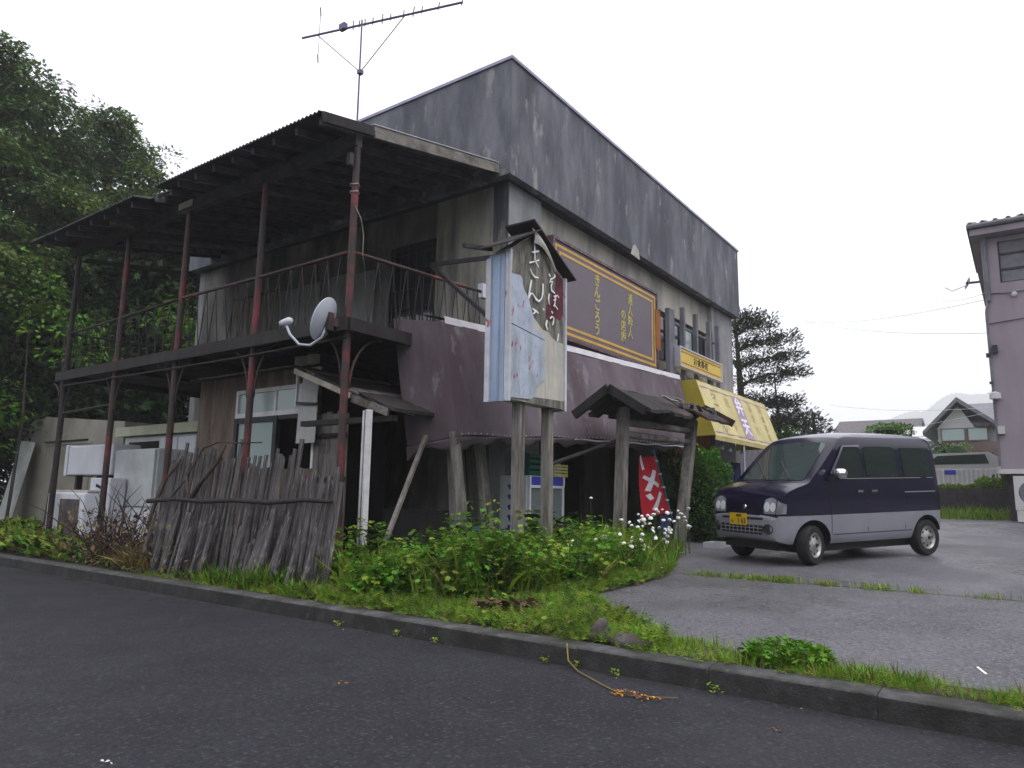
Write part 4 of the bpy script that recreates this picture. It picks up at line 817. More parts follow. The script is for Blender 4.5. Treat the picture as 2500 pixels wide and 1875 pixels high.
V2 = [(x,-y,z) for x,y,z in V]; o_ = len(V); F2 = [tuple(reversed([i+o_ for i in f])) for f in F]
me = bpy.data.meshes.new('body'); me.from_pydata(V+V2, [], F+F2)
bmm = bmesh.new(); bmm.from_mesh(me); bmesh.ops.remove_doubles(bmm, verts=bmm.verts, dist=.0008); bmesh.ops.dissolve_degenerate(bmm, edges=bmm.edges, dist=.0005)
bmesh.ops.recalc_face_normals(bmm, faces=bmm.faces)
for f in bmm.faces:
    c = f.calc_center_median(); f.smooth = True
    f.material_index = 1 if c.z < .68 else (2 if (c.z > 1.70 and f.normal.z > .5 and c.x < .52) else 0)
bmm.to_mesh(me); bmm.free()
for q in ('van_navy','van_silver','van_roof_sheen','black_plastic'): me.materials.append(MATS[q])
body = bpy.data.objects.new('body', me); col.objects.link(body); body.parent = vn
cut = MB()
for x in (1.21,-1.21):
    for s_ in (-1,1): cut.lathe([(0,0),(.345,0),(.345,.26),(0,.26)], Matrix.Translation((x, s_*.80-(.0 if s_>0 else 0), .275)) @ Matrix.Rotation(R(90)*s_,4,'X'), 28)
cme = cut.mesh('arch_cut', 'black_plastic'); co = bpy.data.objects.new('arch_cut', cme); col.objects.link(co)
cb = bmesh.new(); cb.from_mesh(cme); bmesh.ops.remove_doubles(cb, verts=cb.verts, dist=.0005); bmesh.ops.recalc_face_normals(cb, faces=cb.faces); cb.to_mesh(cme); cb.free()
md = body.modifiers.new('arch', 'BOOLEAN'); md.operation = 'DIFFERENCE'; md.object = co; md.solver = 'EXACT'; md.material_mode = 'TRANSFER'
co.parent = vn; bpy.context.view_layer.update()
dg = bpy.context.evaluated_depsgraph_get(); nm = bpy.data.meshes.new_from_object(body.evaluated_get(dg)); body.modifiers.clear(); body.data = nm
bpy.data.objects.remove(co); nm.set_sharp_from_angle(angle=R(40))
def side_patch(name, pts, m, off=.004, parent=None, both=True, inset=None):
    """panel that follows the flank: polygon given in (x,z)"""
    out = []
    for s_ in ((1,-1) if both else (1,)):
        bm2 = bmesh.new(); vs_ = [bm2.verts.new((x,0,z)) for x,z in pts]; f = bm2.faces.new(vs_)
        bmesh.ops.triangulate(bm2, faces=[f]); bmesh.ops.subdivide_edges(bm2, edges=bm2.edges, cuts=2, use_grid_fill=True)
        for v in bm2.verts: v.co.y = s_*(vy(v.co.x, v.co.z)+off)
        bmesh.ops.recalc_face_normals(bm2, faces=bm2.faces)
        if sum(f.normal.y for f in bm2.faces)*s_ < 0: bmesh.ops.reverse_faces(bm2, faces=bm2.faces)
        for f in bm2.faces: f.smooth = True
        me_ = bpy.data.meshes.new(name); bm2.to_mesh(me_); bm2.free(); me_.materials.append(MATS[m])
        oo = bpy.data.objects.new(name, me_); col.objects.link(oo); oo.parent = parent or vn; out.append(oo)
    return out
def rr(pts, r=.05, n=3):
    out = []; k = len(pts)
    for i in range(k):
        p = Vector(pts[i]); a = (Vector(pts[i-1])-p).normalized(); c = (Vector(pts[(i+1)%k])-p).normalized()
        for t in range(n+1):
            q = t/n; out.append(tuple((p+a*r*(1-q)**2+c*r*q**2)))
    return out
side_patch('side_window', rr([(.80,1.20),(.16,1.20),(.16,1.63),(.50,1.63)], .05), 'van_glass')
side_patch('side_window', rr([(.07,1.20),(-.64,1.20),(-.60,1.65),(.07,1.65)], .06), 'van_glass')
side_patch('side_window', rr([(-.76,1.20),(-1.42,1.20),(-1.36,1.63),(-.74,1.64)], .06), 'van_glass')
side_patch('belt_moulding', [(.84,1.178),(.84,1.187),(-1.44,1.187),(-1.44,1.178)], 'rim_steel', .005)
side_patch('door_visor', [(.84,1.26),(.52,1.66),(.16,1.67),(.16,1.645),(.50,1.64),(.80,1.24)], 'van_roof_sheen', .02)
for x in (.115,-.70,.86): side_patch('door_gap', [(x-.006,.42),(x-.006,1.62 if x < .5 else 1.12),(x+.006,1.62 if x < .5 else 1.12),(x+.006,.42)], 'black_plastic', .0025)
side_patch('slide_rail', [(-.72,.965),(-1.44,.965),(-1.44,.980),(-.72,.980)], 'van_silver', .004); side_patch('body_line', [(.98,.71),(1.5,.71),(1.5,.70),(.98,.70)], 'black_plastic', .002)
side_patch('sill_shadow_line', [(.84,.40),(-.84,.40),(-.84,.41),(.84,.41)], 'black_plastic', .002)
for x in (.26,-.04):
    for o2 in side_patch('door_handle', rr([(x+.06,.985),(x-.06,.985),(x-.06,1.015),(x+.06,1.015)], .01), 'chrome', .02): pass
# windscreen, bonnet line, rear window
def top_patch(name, pts, m, off=.004):
    bm2 = bmesh.new(); f = bm2.faces.new([bm2.verts.new((x,y,0)) for x,y in pts]); bmesh.ops.triangulate(bm2, faces=[f]); bmesh.ops.subdivide_edges(bm2, edges=bm2.edges, cuts=3, use_grid_fill=True)
    for v in bm2.verts: v.co.z = topz(v.co.x, v.co.y)+off
    for f in bm2.faces:
        f.smooth = True
        if f.normal.z < 0: f.normal_flip()
    bmesh.ops.recalc_face_normals(bm2, faces=bm2.faces)
    if sum(f.normal.z for f in bm2.faces) < 0: bmesh.ops.reverse_faces(bm2, faces=bm2.faces)
    me_ = bpy.data.meshes.new(name); bm2.to_mesh(me_); bm2.free(); me_.materials.append(MATS[m]); oo = bpy.data.objects.new(name, me_); col.objects.link(oo); oo.parent = vn; return oo
top_patch('windscreen', rr([(1.235,-.60),(1.255,0),(1.235,.60),(.63,.53),(.60,0),(.63,-.53)], .06), 'windshield', .006)
for y in (-.25,.2):
    b = MB(); b.bar((1.24,y+.15,topz(1.24,.2)+.02),(.95,y-.25,topz(.95,.2)+.02),.012,.012); vpart('wiper', b, 'black_plastic', False)
top_patch('bonnet_gap', [(1.285,-.62),(1.295,-.62),(1.31,0),(1.295,.62),(1.285,.62),(1.30,0)], 'black_plastic', .003)
b = MB(); b.tube([(.66,.1,1.70),(.64,.1,1.68)], .02, 8); b.box((.98,.02,1.13),(1.15,.3,1.2)); vpart('dash_item', b, 'black_plastic', False)
b = MB(); b.box((-1.595,-.52,1.22),(-1.56,.52,1.66)); vpart('rear_window', b, 'van_glass', False)
# front: lamps, grille, bumper details
def fx(y, z):   # bonnet/nose surface: x at given y,z
    lo, hi = .9, 1.84
    for _ in range(30):
        m_ = (lo+hi)/2
        ok = (z <= interp(m_, ZT)-.035*(min(1,abs(y)/max(vy(m_,interp(m_,ZT)),.01)))**3) and (abs(y) <= vy(m_, min(z, interp(m_,ZT))))
        lo, hi = (m_, hi) if ok else (lo, m_)
    return lo
def front_patch(name, pts, m, off=.006, smooth=True, parent=None, th=0.):
    bm2 = bmesh.new(); f = bm2.faces.new([bm2.verts.new((0,y,z)) for y,z in pts]); bmesh.ops.triangulate(bm2, faces=[f]); bmesh.ops.subdivide_edges(bm2, edges=bm2.edges, cuts=3, use_grid_fill=True)
    for v in bm2.verts:
        x = fx(v.co.y, v.co.z); v.co.x = x+off; v.co.y *= 1+off*.5
    bmesh.ops.recalc_face_normals(bm2, faces=bm2.faces)
    if sum(f.normal.x for f in bm2.faces) < 0: bmesh.ops.reverse_faces(bm2, faces=bm2.faces)
    for f in bm2.faces: f.smooth = smooth
    me_ = bpy.data.meshes.new(name); bm2.to_mesh(me_); bm2.free(); me_.materials.append(MATS[m]); oo = bpy.data.objects.new(name, me_); col.objects.link(oo); oo.parent = parent or vn; return oo
for s_ in (-1,1):
    hl = front_patch('headlight', rr([(s_*.37,.70),(s_*.585,.70),(s_*.60,.90),(s_*.50,.935),(s_*.385,.90)] if s_ < 0 else list(reversed([(s_*.37,.70),(s_*.585,.70),(s_*.60,.90),(s_*.50,.935),(s_*.385,.90)])), .03), 'lamp_clear', .008)
    side_patch_pts = [(1.62,.71),(1.42,.72),(1.40,.84),(1.50,.875),(1.60,.875)]
    front_patch('indicator', [(s_*.59,.70),(s_*.685,.71),(s_*.69,.84),(s_*.612,.90)] if s_ < 0 else list(reversed([(s_*.59,.70),(s_*.685,.71),(s_*.69,.84),(s_*.612,.90)])), 'lamp_amber', .008)
    for yc, zc, rr_ in ((.435,.80,.055),(.54,.80,.05)):
        front_patch('lamp_reflector', [(s_*yc+rr_*math.cos(t_*math.pi/6)*1.0, zc+rr_*1.25*math.sin(t_*math.pi/6)) for t_ in range(12)], 'lamp_white', .013, True, hl)
    front_patch('lamp_rim', [(s_*.37,.697),(s_*.60,.697),(s_*.60,.706),(s_*.37,.706)] if s_ < 0 else [(.60,.697),(.37,.697),(.37,.706),(.60,.706)], 'black_plastic', .012, True, hl)
    b = MB(); b.lathe([(0,.0),(.052,.0),(.06,.012),(.07,.006),(.075,-.02)], Matrix.Translation((fx(s_*.5,.50)+.008, s_*.50, .50)) @ Matrix.Rotation(R(90),4,'Y') @ Matrix.Rotation(s_*-.5,4,'X'), 18, ); vpart('fog_lamp', b, ['black_plastic'])
front_patch('upper_grille', [(-.40,.62),(.40,.62),(.40,.65),(-.40,.65)], 'black_plastic', .005)
gl = front_patch('bumper_grille', rr([(-.40,.42),(.40,.42),(.42,.545),(-.42,.545)], .03), 'black_plastic', .005)
for z in (.455,.505):
    b = MB(); pts = [(fx(y,z)+.012, y, z) for y in [-.40+.08*i for i in range(11)]]; b.tube(pts, .006, 5); vpart('grille_bar', b, 'van_silver', True, gl)
for y in [-.32+.08*i for i in range(9)]:
    b = MB(); b.tube([(fx(y,.43)+.010,y,.43),(fx(y,.54)+.010,y,.54)], .005, 5); vpart('grille_bar', b, 'van_silver', True, gl)
b = MB(); b.box((1.848,-.215,.535),(1.860,.115,.70)); pl = vpart('number_plate', b, 'plate_yellow', False)
Mt = Matrix.Translation((1.834,-.05,.60)) @ Matrix.Rotation(R(90),4,'Z') @ Matrix.Rotation(R(90),4,'X')
def vtext(s, size, dy, dz, sx=1.):
    t_ = text('plate_text', s, size, Matrix.Translation((1.862,-.05+dy,.60+dz)) @ Matrix.Rotation(R(90),4,'Z') @ Matrix.Rotation(R(90),4,'X'), 'black_ink', None, ex=.001, off=.003, sx=sx); t_.parent = pl
vtext('1', .10, .01, -.01); vtext('6', .105, .085, -.01, .8); vtext('3', .105, .135, -.01, .8); vtext('580', .045, .02, .065, 1.5); vtext('い', .045, -.11, -.02)
b = MB(); b.lathe([(0,.012),(.03,.01),(.036,0)], Matrix.Translation((fx(0,.79)+.004,0,.79)) @ Matrix.Rotation(R(72),4,'Y'), 16); vpart('badge', b, 'chrome')
b = MB(); b.box((-1.2,-.55,.16),(1.35,.55,.34)); vpart('underbody', b, 'black_plastic', False)
b = MB(); b.box((1.30,-.52,.20),(1.68,.52,.31)); vpart('skid_panel', b, 'black_plastic', False)
for s_ in (-1,1):
    mr_ = MB()
    Mm = Matrix.Translation((.80, s_*.86, 1.25)) @ Matrix.Rotation(s_*.25,4,'Z')
    prof_ = [(-.05,.0),(-.045,.06),(-.02,.085),(.02,.08),(.05,.04),(.055,0)]
    mr_.lathe([(0,-.10),(.055,-.095),(.075,-.06),(.08,.0),(.075,.06),(.055,.095),(0,.10)], Mm @ Matrix.Rotation(R(90),4,'X') @ Matrix.Diagonal((.7,1,1,1)), 18); m_o = vpart('door_mirror', mr_, 'chrome')
    b = MB(); b.bar((.84,s_*.70,1.17),(.81,s_*.80,1.20),.07,.06); vpart('mirror_arm', b, 'black_plastic', False, m_o)
for x in (1.21,-1.21):
    for s_ in (-1,1):
        st = (R(14) if x > 0 else 0)
        Mw = Matrix.Translation((x, s_*.645, .272)) @ Matrix.Rotation(st,4,'Z') @ Matrix.Rotation(R(-90)*s_,4,'X')
        wh = bpy.data.objects.new('wheel', None); col.objects.link(wh); wh.parent = vn; wh.location = (x, s_*.645, .272)
        def wp(name, prof, m, n=28):
            b = MB(); b.lathe(prof, Mw, n); me_ = b.mesh(name, m, True); me_.set_sharp_from_angle(angle=R(40)); oo = bpy.data.objects.new(name, me_); col.objects.link(oo); oo.parent = wh; oo.location = (-x, -s_*.645, -.272); return oo
        wp('tyre', [(.17,-.08),(.25,-.08),(.267,-.06),(.272,-.03),(.272,.03),(.267,.06),(.25,.08),(.175,.078),(.165,.05)], 'rubber')
        wp('rim', [(.175,.07),(.165,.074),(.155,.06),(.145,.04),(.11,.045),(.085,.065),(.06,.07),(.055,.085),(.0,.088)], 'rim_steel')
        for k in range(8):
            a = k*math.pi/4; wp('rim_hole', [(0,.052),(.016,.050),(.017,.046)], 'black_plastic', 8).location += Vector((0,0,0)) if False else (Mw.to_3x3() @ Vector((.118*math.cos(a),.118*math.sin(a),.006)))
        wp('hub_cap', [(.03,.088),(.025,.1),(0,.104)], 'black_plastic', 12)

# ================================================================ hedge bushes, planter, rocks
def bush(name, label, cat, c, r, n, m, lsize, stem=True, group=None):
    t = thing(name, label, cat, (c[0],c[1],c[2]-r[2]), group)
    u = rng.normal(0,1,(n,3)); u /= np.linalg.norm(u,axis=1)[:,None]; k = rng.uniform(.86,1.03,n)[:,None]
    u = np.sign(u)*np.abs(u)**.85
    lump = 1+.05*np.sin(u[:,0:1]*7+c[0])+.08*np.sin(u[:,1:2]*9+u[:,2:3]*6)
    P = np.array(c)+u*np.array(r)*k*lump
    scatter('foliage', *LEAF, P, u+rng.normal(0,.7,(n,3))+np.array([0,0,.3]), rng.uniform(.7,1.3,n)*lsize, m, t)
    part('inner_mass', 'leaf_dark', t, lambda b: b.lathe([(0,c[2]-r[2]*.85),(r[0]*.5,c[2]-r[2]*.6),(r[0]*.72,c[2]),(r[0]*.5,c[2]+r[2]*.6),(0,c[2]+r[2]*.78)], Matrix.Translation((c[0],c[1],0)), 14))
    if stem: part('stem', 'bark', t, lambda b: b.tube([(c[0],c[1],gz(c[0])-.02 if c[0] < 24 else 1.5),(c[0],c[1],c[2])], .04, 6))
    return t
bush('clipped_bush', 'tall clipped bright green bush between the gate and the van', 'bush', (13.9,5.25,1.25), (.52,.50,.86), 5200, 'leaf_hedge', .085)
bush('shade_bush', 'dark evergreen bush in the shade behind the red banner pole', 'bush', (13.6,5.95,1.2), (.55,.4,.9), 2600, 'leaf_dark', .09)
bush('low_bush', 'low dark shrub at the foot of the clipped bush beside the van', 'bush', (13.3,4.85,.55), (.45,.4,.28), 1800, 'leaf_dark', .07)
pt = thing('planter_tray', 'white plastic planter tray on the asphalt under the clipped bush', 'planter', (12.3,4.45,gz(12.3)))
part('tray', 'white_enamel', pt, lambda b: [b.box((12.05,4.3,gz(12)),(12.55,4.32,.44)), b.box((12.05,4.58,gz(12)),(12.55,4.6,.44)), b.box((12.05,4.32,gz(12)),(12.07,4.58,.44)), b.box((12.53,4.32,gz(12)),(12.55,4.58,.44)), b.box((12.07,4.32,gz(12)),(12.53,4.58,.34))])
part('soil', 'soil', pt, lambda b: b.box((12.072,4.322,.341),(12.528,4.578,.40)))
def rock(label, c, r, seed):
    bm2 = bmesh.new(); bmesh.ops.create_icosphere(bm2, subdivisions=3, radius=1); rs = random.Random(seed)
    ph = [rs.uniform(0,6) for _ in range(6)]
    for v in bm2.verts:
        p = v.co; k = 1+.13*math.sin(p.x*3+ph[0])*math.sin(p.y*3+ph[1])+.09*math.sin(p.z*5+ph[2])+.05*math.sin(p.x*9+ph[3])*math.sin(p.z*8+ph[4])
        v.co = Vector((p.x*r[0]*k+c[0], p.y*r[1]*k+c[1], max(-.8, p.z)*r[2]*k+c[2]))
    me_ = bpy.data.meshes.new('rock'); bm2.to_mesh(me_); bm2.free(); me_.materials.append(MATS['rock']); me_.polygons.foreach_set('use_smooth', [True]*len(me_.polygons)); me_.set_sharp_from_angle(angle=R(35))
    tag(link('rock', me_), label, 'rock')
rock('upright rounded grey rock behind the kerb in the weeds', (5.06,2.77,.15), (.07,.085,.105), 3)
rock('long flat grey rock lying on the kerb edge next to the upright one', (5.03,2.50,.12), (.10,.18,.075), 8)
# ================================================================ weeds and grass (nobody could count them)
def ptin(x, y, poly):
    c = np.zeros(len(x), bool); j = len(poly)-1
    for i in range(len(poly)):
        xi, yi = poly[i]; xj, yj = poly[j]; m_ = ((yi > y) != (yj > y)) & (x < (xj-xi)*(y-yi)/(yj-yi+1e-12)+xi); c ^= m_; j = i
    return c
def inpoly(n, poly):
    P = np.array(poly); out = np.zeros((0,2))
    while len(out) < n:
        q = rng.uniform(P.min(0), P.max(0), (n*2,2)); out = np.vstack([out, q[ptin(q[:,0], q[:,1], poly)]])
    return out[:n]
GZ = np.vectorize(gz)
def lump(x, y, s=1., o=0.): return .5+.25*np.sin(x*2.3*s+o)*np.cos(y*1.9*s+o*2)+.25*np.sin(x*5.1*s+y*3.7*s+o)
def up(n, tilt): d = rng.normal(0, tilt, (n,3)); d[:,2] = np.abs(rng.normal(1,.2,n)); return d
TALL = [(5.35,6.7),(5.25,5.6),(5.5,4.4),(6.2,4.15),(7.3,4.1),(8.7,4.1),(9.6,4.5),(9.5,5.6),(8.5,5.8),(7.2,5.9),(6.4,6.2)]
LOW = [(4.97,7.0),(4.97,2.3),(5.35,2.3),(5.95,3.1),(6.7,3.85),(8.4,3.7),(9.5,4.0),(9.6,4.6),(6.5,4.6),(5.6,6.6)]
# leafy tall weeds: stems carrying lobed leaves in tiers
S = inpoly(1100, TALL); S = S[lump(S[:,0],S[:,1],2.1,2.)*rng.uniform(.6,1.4,len(S)) > .34]; hh = .18+.74*lump(S[:,0], S[:,1], 1.5)*rng.uniform(.45,1.2,len(S))
hh *= np.clip((S[:,0]-5.1)/.5, .45, 1); hh = np.where(S[:,0] > 7.6, hh*.85, hh)
pos = []; dr = []; sz = []; mi = []
for (x, y), h in zip(S, hh):
    k = int(10+20*h); t = rng.random(k)**.65; a = rng.uniform(0, 6.28, k); lx, ly = rng.normal(0,.12,2)
    r_ = .03+.16*rng.random(k)*(1-.4*t)
    pos.append(np.stack([x+lx*t+np.cos(a)*r_*.4, y+ly*t+np.sin(a)*r_*.4, gz(x)+.04+h*t], 1)); dr.append(np.stack([np.cos(a), np.sin(a), rng.normal(-.05,.35,k)], 1)); sz.append(rng.uniform(.045,.105,k)*(1.1-.35*t)); mi.append(np.full(k, rng.choice([0,0,0,1,2], p=[.3,.2,.16,.12,.22])))
scatter('tall_weeds', *LOBE, np.vstack(pos), np.vstack(dr), np.concatenate(sz), ['leaf_green','leaf_dark','leaf_lime'], mi=np.concatenate(mi), kind='stuff', label='dense green leafy weeds covering the verge below the signs')
st_ = MB()
for (x, y), h in list(zip(S, hh))[::3]: st_.tube([(x,y,gz(x)),(x+.02,y+.01,gz(x)+h)], [.005,.003], 4, cap=False)
st_.build('weed_stems', 'stem', None, kind='stuff')
# feathery low weeds and grass near the kerb
S = inpoly(19000, LOW); n = len(S); h = (.045+.09*lump(S[:,0],S[:,1],1.3,1.))*rng.uniform(.6,1.4,n)
scatter('low_weeds', *FERN, np.stack([S[:,0],S[:,1],GZ(S[:,0])+rng.uniform(0,.08,n)],1), up(n,.9), h, ['leaf_green','leaf_lime','leaf_dark','dead_leaf'], mi=rng.choice(4,n,p=[.44,.42,.08,.06]), kind='stuff', label='low feathery weeds filling the verge behind the kerb')
S = inpoly(3000, LOW); n = len(S); a_ = rng.uniform(0,6.28,n); scatter('broad_weeds', *LOBE, np.stack([S[:,0],S[:,1],GZ(S[:,0])+.02+rng.random(n)*.16*lump(S[:,0],S[:,1],1.7,.4)],1), np.stack([np.cos(a_),np.sin(a_),rng.normal(.2,.3,n)],1), rng.uniform(.025,.075,n), ['leaf_green','leaf_lime','leaf_dark','dead_leaf'], mi=rng.choice(4,n,p=[.45,.35,.12,.08]), kind='stuff', label='small broad-leaved weeds scattered through the low verge')
STRIP = [(4.97,2.4),(4.97,-6),(5.22,-6),(5.24,.6),(5.42,2.3)]
def grass(name, poly, n, hmin, hmax, mats, pr, label, tilt=.35):
    S = inpoly(n, poly); h = (hmin+(hmax-hmin)*lump(S[:,0],S[:,1],2.2,.6))*rng.uniform(.5,1.3,n)
    return scatter(name, *BLADE, np.stack([S[:,0],S[:,1],GZ(S[:,0])],1), up(n,tilt), h, mats, mi=rng.choice(len(mats),n,p=pr), kind='stuff', label=label)
grass('kerb_grass', STRIP, 5200, .03, .15, ['leaf_green','leaf_lime','grass_dry'], [.45,.4,.15], 'thin strip of grass growing behind the kerb along the lot')
S = inpoly(3800, STRIP); n = len(S); scatter('kerb_weeds', *FERN, np.stack([S[:,0],S[:,1],GZ(S[:,0])+.01],1), up(n,.9), rng.uniform(.03,.085,n)*(.4+lump(S[:,0],S[:,1],2)), ['leaf_green','leaf_lime'], mi=rng.choice(2,n), kind='stuff', label='small weeds mixed in the grass strip behind the kerb')
LEFT = [(4.97,19),(4.97,6.6),(5.25,6.6),(5.35,10),(5.75,12.6),(5.9,15),(7.2,19)]
grass('verge_grass', [(4.97,8.4),(4.97,6.2),(5.28,6.2),(5.28,8.4)], 2600, .06, .34, ['leaf_green','leaf_lime','leaf_dark'], [.5,.35,.15], 'grass tufts at the foot of the board fence')
S = inpoly(4200, LEFT); n = len(S); far_ = np.clip((S[:,1]-11.2)/2, 0, 1)
scatter('left_verge_weeds', *SPRAY, np.stack([S[:,0],S[:,1],GZ(S[:,0])+rng.uniform(0,.2,n)*(.3+.7*far_)],1), up(n,.9), (.08+.16*far_)*rng.uniform(.6,1.3,n), ['leaf_lime','leaf_green','leaf_dark','dead_leaf'],
        mi=np.where(far_ > .3, rng.choice(4,n,p=[.5,.3,.15,.05]), rng.choice(4,n,p=[.1,.2,.3,.4])), kind='stuff', label='yellow-green weeds and dead litter on the verge left of the fence')
grass('dry_tuft', [(5.1,10.6),(5.1,9.7),(5.4,9.7),(5.5,10.6)], 500, .15, .45, ['grass_dry'], [1.], 'tuft of pale dry grass beside the fence', .7)
grass('gate_grass', [(8.6,3.75),(9.6,4.1),(11.2,4.6),(12.4,5.2),(12.4,5.6),(9.4,5.5),(8.4,4.6)], 3400, .06, .35, ['leaf_green','leaf_lime','grass_dry'], [.5,.32,.18], 'long grass round the foot of the wooden gate')
S = inpoly(3000, TALL+[(5.2,6.7)]); n = len(S); scatter('long_grass', *BLADE, np.stack([S[:,0],S[:,1],GZ(S[:,0])],1), up(n,.35), rng.uniform(.2,.62,n)*(.6+.6*lump(S[:,0],S[:,1],1.8,.3)), ['leaf_green','leaf_lime','grass_dry'], mi=rng.choice(3,n,p=[.42,.5,.08]), kind='stuff', label='long loose grass standing among the leafy weeds')
S = inpoly(4200, TALL); n = len(S); scatter('feathery_weeds', *FERN, np.stack([S[:,0],S[:,1],GZ(S[:,0])+rng.random(n)**.8*(.2+.4*lump(S[:,0],S[:,1],1.5))],1), up(n,.9), rng.uniform(.07,.19,n), ['leaf_lime','leaf_green'], mi=rng.choice(2,n), kind='stuff', label='feathery yellow-green weeds mixed through the verge')
S = np.stack([4.93+rng.normal(0,.035,1500), rng.uniform(-2,9.5,1500)],1); S = S[lump(S[:,0]*3,S[:,1]*3,1.) > .45]; n = len(S); scatter('kerb_overhang', *FERN, np.stack([S[:,0],S[:,1],np.full(n,.1)],1), up(n,.9)+np.array([-.7,0,-.2]), rng.uniform(.04,.11,n), ['leaf_lime','leaf_green','grass_dry'], mi=rng.choice(3,n,p=[.5,.4,.1]), kind='stuff', label='weeds hanging over the back of the kerb stones')
# tufts in the asphalt joint
jt_ = np.concatenate([8.91+rng.normal(0,.045,2600)[:,None], rng.choice([rng.uniform(3.2,3.75,2600), rng.uniform(2.4,3.1,2600), rng.uniform(1.7,2.3,2600), rng.uniform(-1,3.7,2600)][0:1][0:1][0], 2600)[:,None]], 1)
yy = np.concatenate([rng.normal(3.35,.12,240), rng.normal(2.98,.05,160), rng.normal(2.72,.1,330), rng.normal(2.42,.09,460), rng.normal(1.98,.07,190), rng.normal(1.42,.10,200), rng.normal(1.05,.05,90), rng.normal(.4,.08,60), rng.uniform(-1.5,3.4,170)]); n = len(yy)
xx = 8.91+rng.normal(0,.05,n)
scatter('joint_weeds', *BLADE, np.stack([xx,yy,GZ(xx)],1), up(n,.6), rng.uniform(.03,.11,n), ['leaf_green','leaf_lime','grass_dry'], mi=rng.choice(3,n,p=[.4,.35,.25]), kind='stuff', label='weeds growing along the asphalt joint in front of the van')
grass('lot_edge_grass', [(22.2,3.2),(22.6,-4),(24.2,-4),(24.2,3.4)], 5000, .12, .4, ['leaf_lime','leaf_green'], [.5,.5], 'grass bank below the retaining wall at the far lot edge')
S = inpoly(1300, [(24.4,.4),(24.4,2.2),(25.2,2.2),(25.2,.4)]); n = len(S)
scatter('wall_top_weeds', *SPRAY, np.stack([S[:,0],S[:,1],np.full(n,1.5)+rng.uniform(0,.2,n)-.1+.25*(S[:,1]<1.2)*rng.random(n)],1), up(n,.8), rng.uniform(.08,.2,n), ['leaf_green','leaf_lime'], mi=rng.choice(2,n), kind='stuff', label='weeds spilling over the top of the retaining wall')

# single plants that stand out
def clump(name, label, c, r, h, n, m, size, tmpl=LOBE, group=None):
    a = rng.uniform(0,6.28,n); q = np.sqrt(rng.random(n))*r; zz_ = rng.random(n)**.7*h*(1-.6*(q/r)**2)
    P = np.stack([c[0]+np.cos(a)*q, c[1]+np.sin(a)*q*1.2, gz(c[0])+.02+zz_],1)
    o = scatter(name, *tmpl, P, np.stack([np.cos(a),np.sin(a),rng.normal(.2,.4,n)],1), rng.uniform(.6,1.3,n)*size, m); return tag(o, label, 'plant', group)
clump('green_clump', 'bright green leafy clump on the grass strip near the right of the kerb', (5.22,1.42), .24, .15, 620, 'leaf_green', .045)
clump('big_leaf_plant', 'broad-leaved plant at the left front of the weeds near the kerb', (5.42,5.55), .30, .42, 380, 'leaf_green', .11)
clump('mugwort_plant', 'grey-green lobed plant standing before the sign posts', (6.35,4.75), .34, .62, 420, 'leaf_green', .11)
clump('dark_leaf_plant', 'dark broad-leaved plant in front of the drinks cooler', (8.2,5.35), .35, .75, 260, 'leaf_dark', .16)
clump('dock_plant', 'low plant with reddish withered leaves in the middle of the verge', (5.45,3.9), .25, .16, 120, 'dead_leaf', .10)
sl = thing('pale_seedling', 'small plant with five pale lime leaves in the dead litter', 'plant', (5.15,9.35,.1))
for k in range(5):
    a = k*1.3; part('leaf', 'leaf_lime', sl, lambda b: b.add([Vector((5.15,9.3,.30+.05*(k%3)))+Vector(q) for q in ((0,0,0),(.05*math.cos(a)-.03*math.sin(a),.05*math.sin(a)+.04,.02),(.0,.13*math.sin(a),.01),(-.04,.05*math.sin(a)-.04,.02))], [(0,1,2,3)]))
part('stem', 'stem', sl, lambda b: b.tube([(5.15,9.35,.08),(5.15,9.31,.36)], .005, 4))
# white daisies by the gate: every flower its own thing
dm = {}
b = MB(); V = []
for k in range(12):
    a = k*math.pi/6; b.add([(0,0,.004),(.016*math.cos(a-.2),.016*math.sin(a-.2),.006),(.034*math.cos(a),.034*math.sin(a),-.003),(.016*math.cos(a+.2),.016*math.sin(a+.2),.006)], [(0,1,2,3)])
b.lathe([(.034,-.012),(.03,.006),(.018,.016),(0,.02)], None, 10); head = b.mesh('flower_head', 'petal')
b = MB(); b.tube([(0,0,0),(.01,.008,.5),(0,0,1)], [.004,.0035,.003], 4, cap=False); stm = b.mesh('stem', 'stem')
for k in range(78):
    if k < 60:
        x = random.gauss(9.9,.75); y = 4.35+.16*(x-9.0)+random.gauss(0,.22)
    else: x = random.uniform(7.2,9.6); y = 4.2+random.gauss(.12,.12)
    x = min(max(x,7.0),11.6); x = min(x, 11.2); y = max(y, 3.95+.2*max(0,x-8.5)); h = random.uniform(.25,.72)*(1 if x > 8.6 else .8)
    if k in (0,): x, y, h = 8.7, 4.9, .95
    f = thing('daisy', 'small white daisy on a thin stem among the grass by the wooden gate', 'flower', (x,y,gz(x)), 'white daisies by the gate')
    o = bpy.data.objects.new('stem', stm); col.objects.link(o); o.parent = f; o.scale = (1,1,h)
    o = bpy.data.objects.new('flower_head', head); col.objects.link(o); o.parent = f; o.location = (0,0,h); s_ = random.uniform(.65,1.05); o.scale = (s_,s_,s_); o.rotation_euler = (random.uniform(-.2,.7), random.uniform(-.7,.2), random.random()*6)
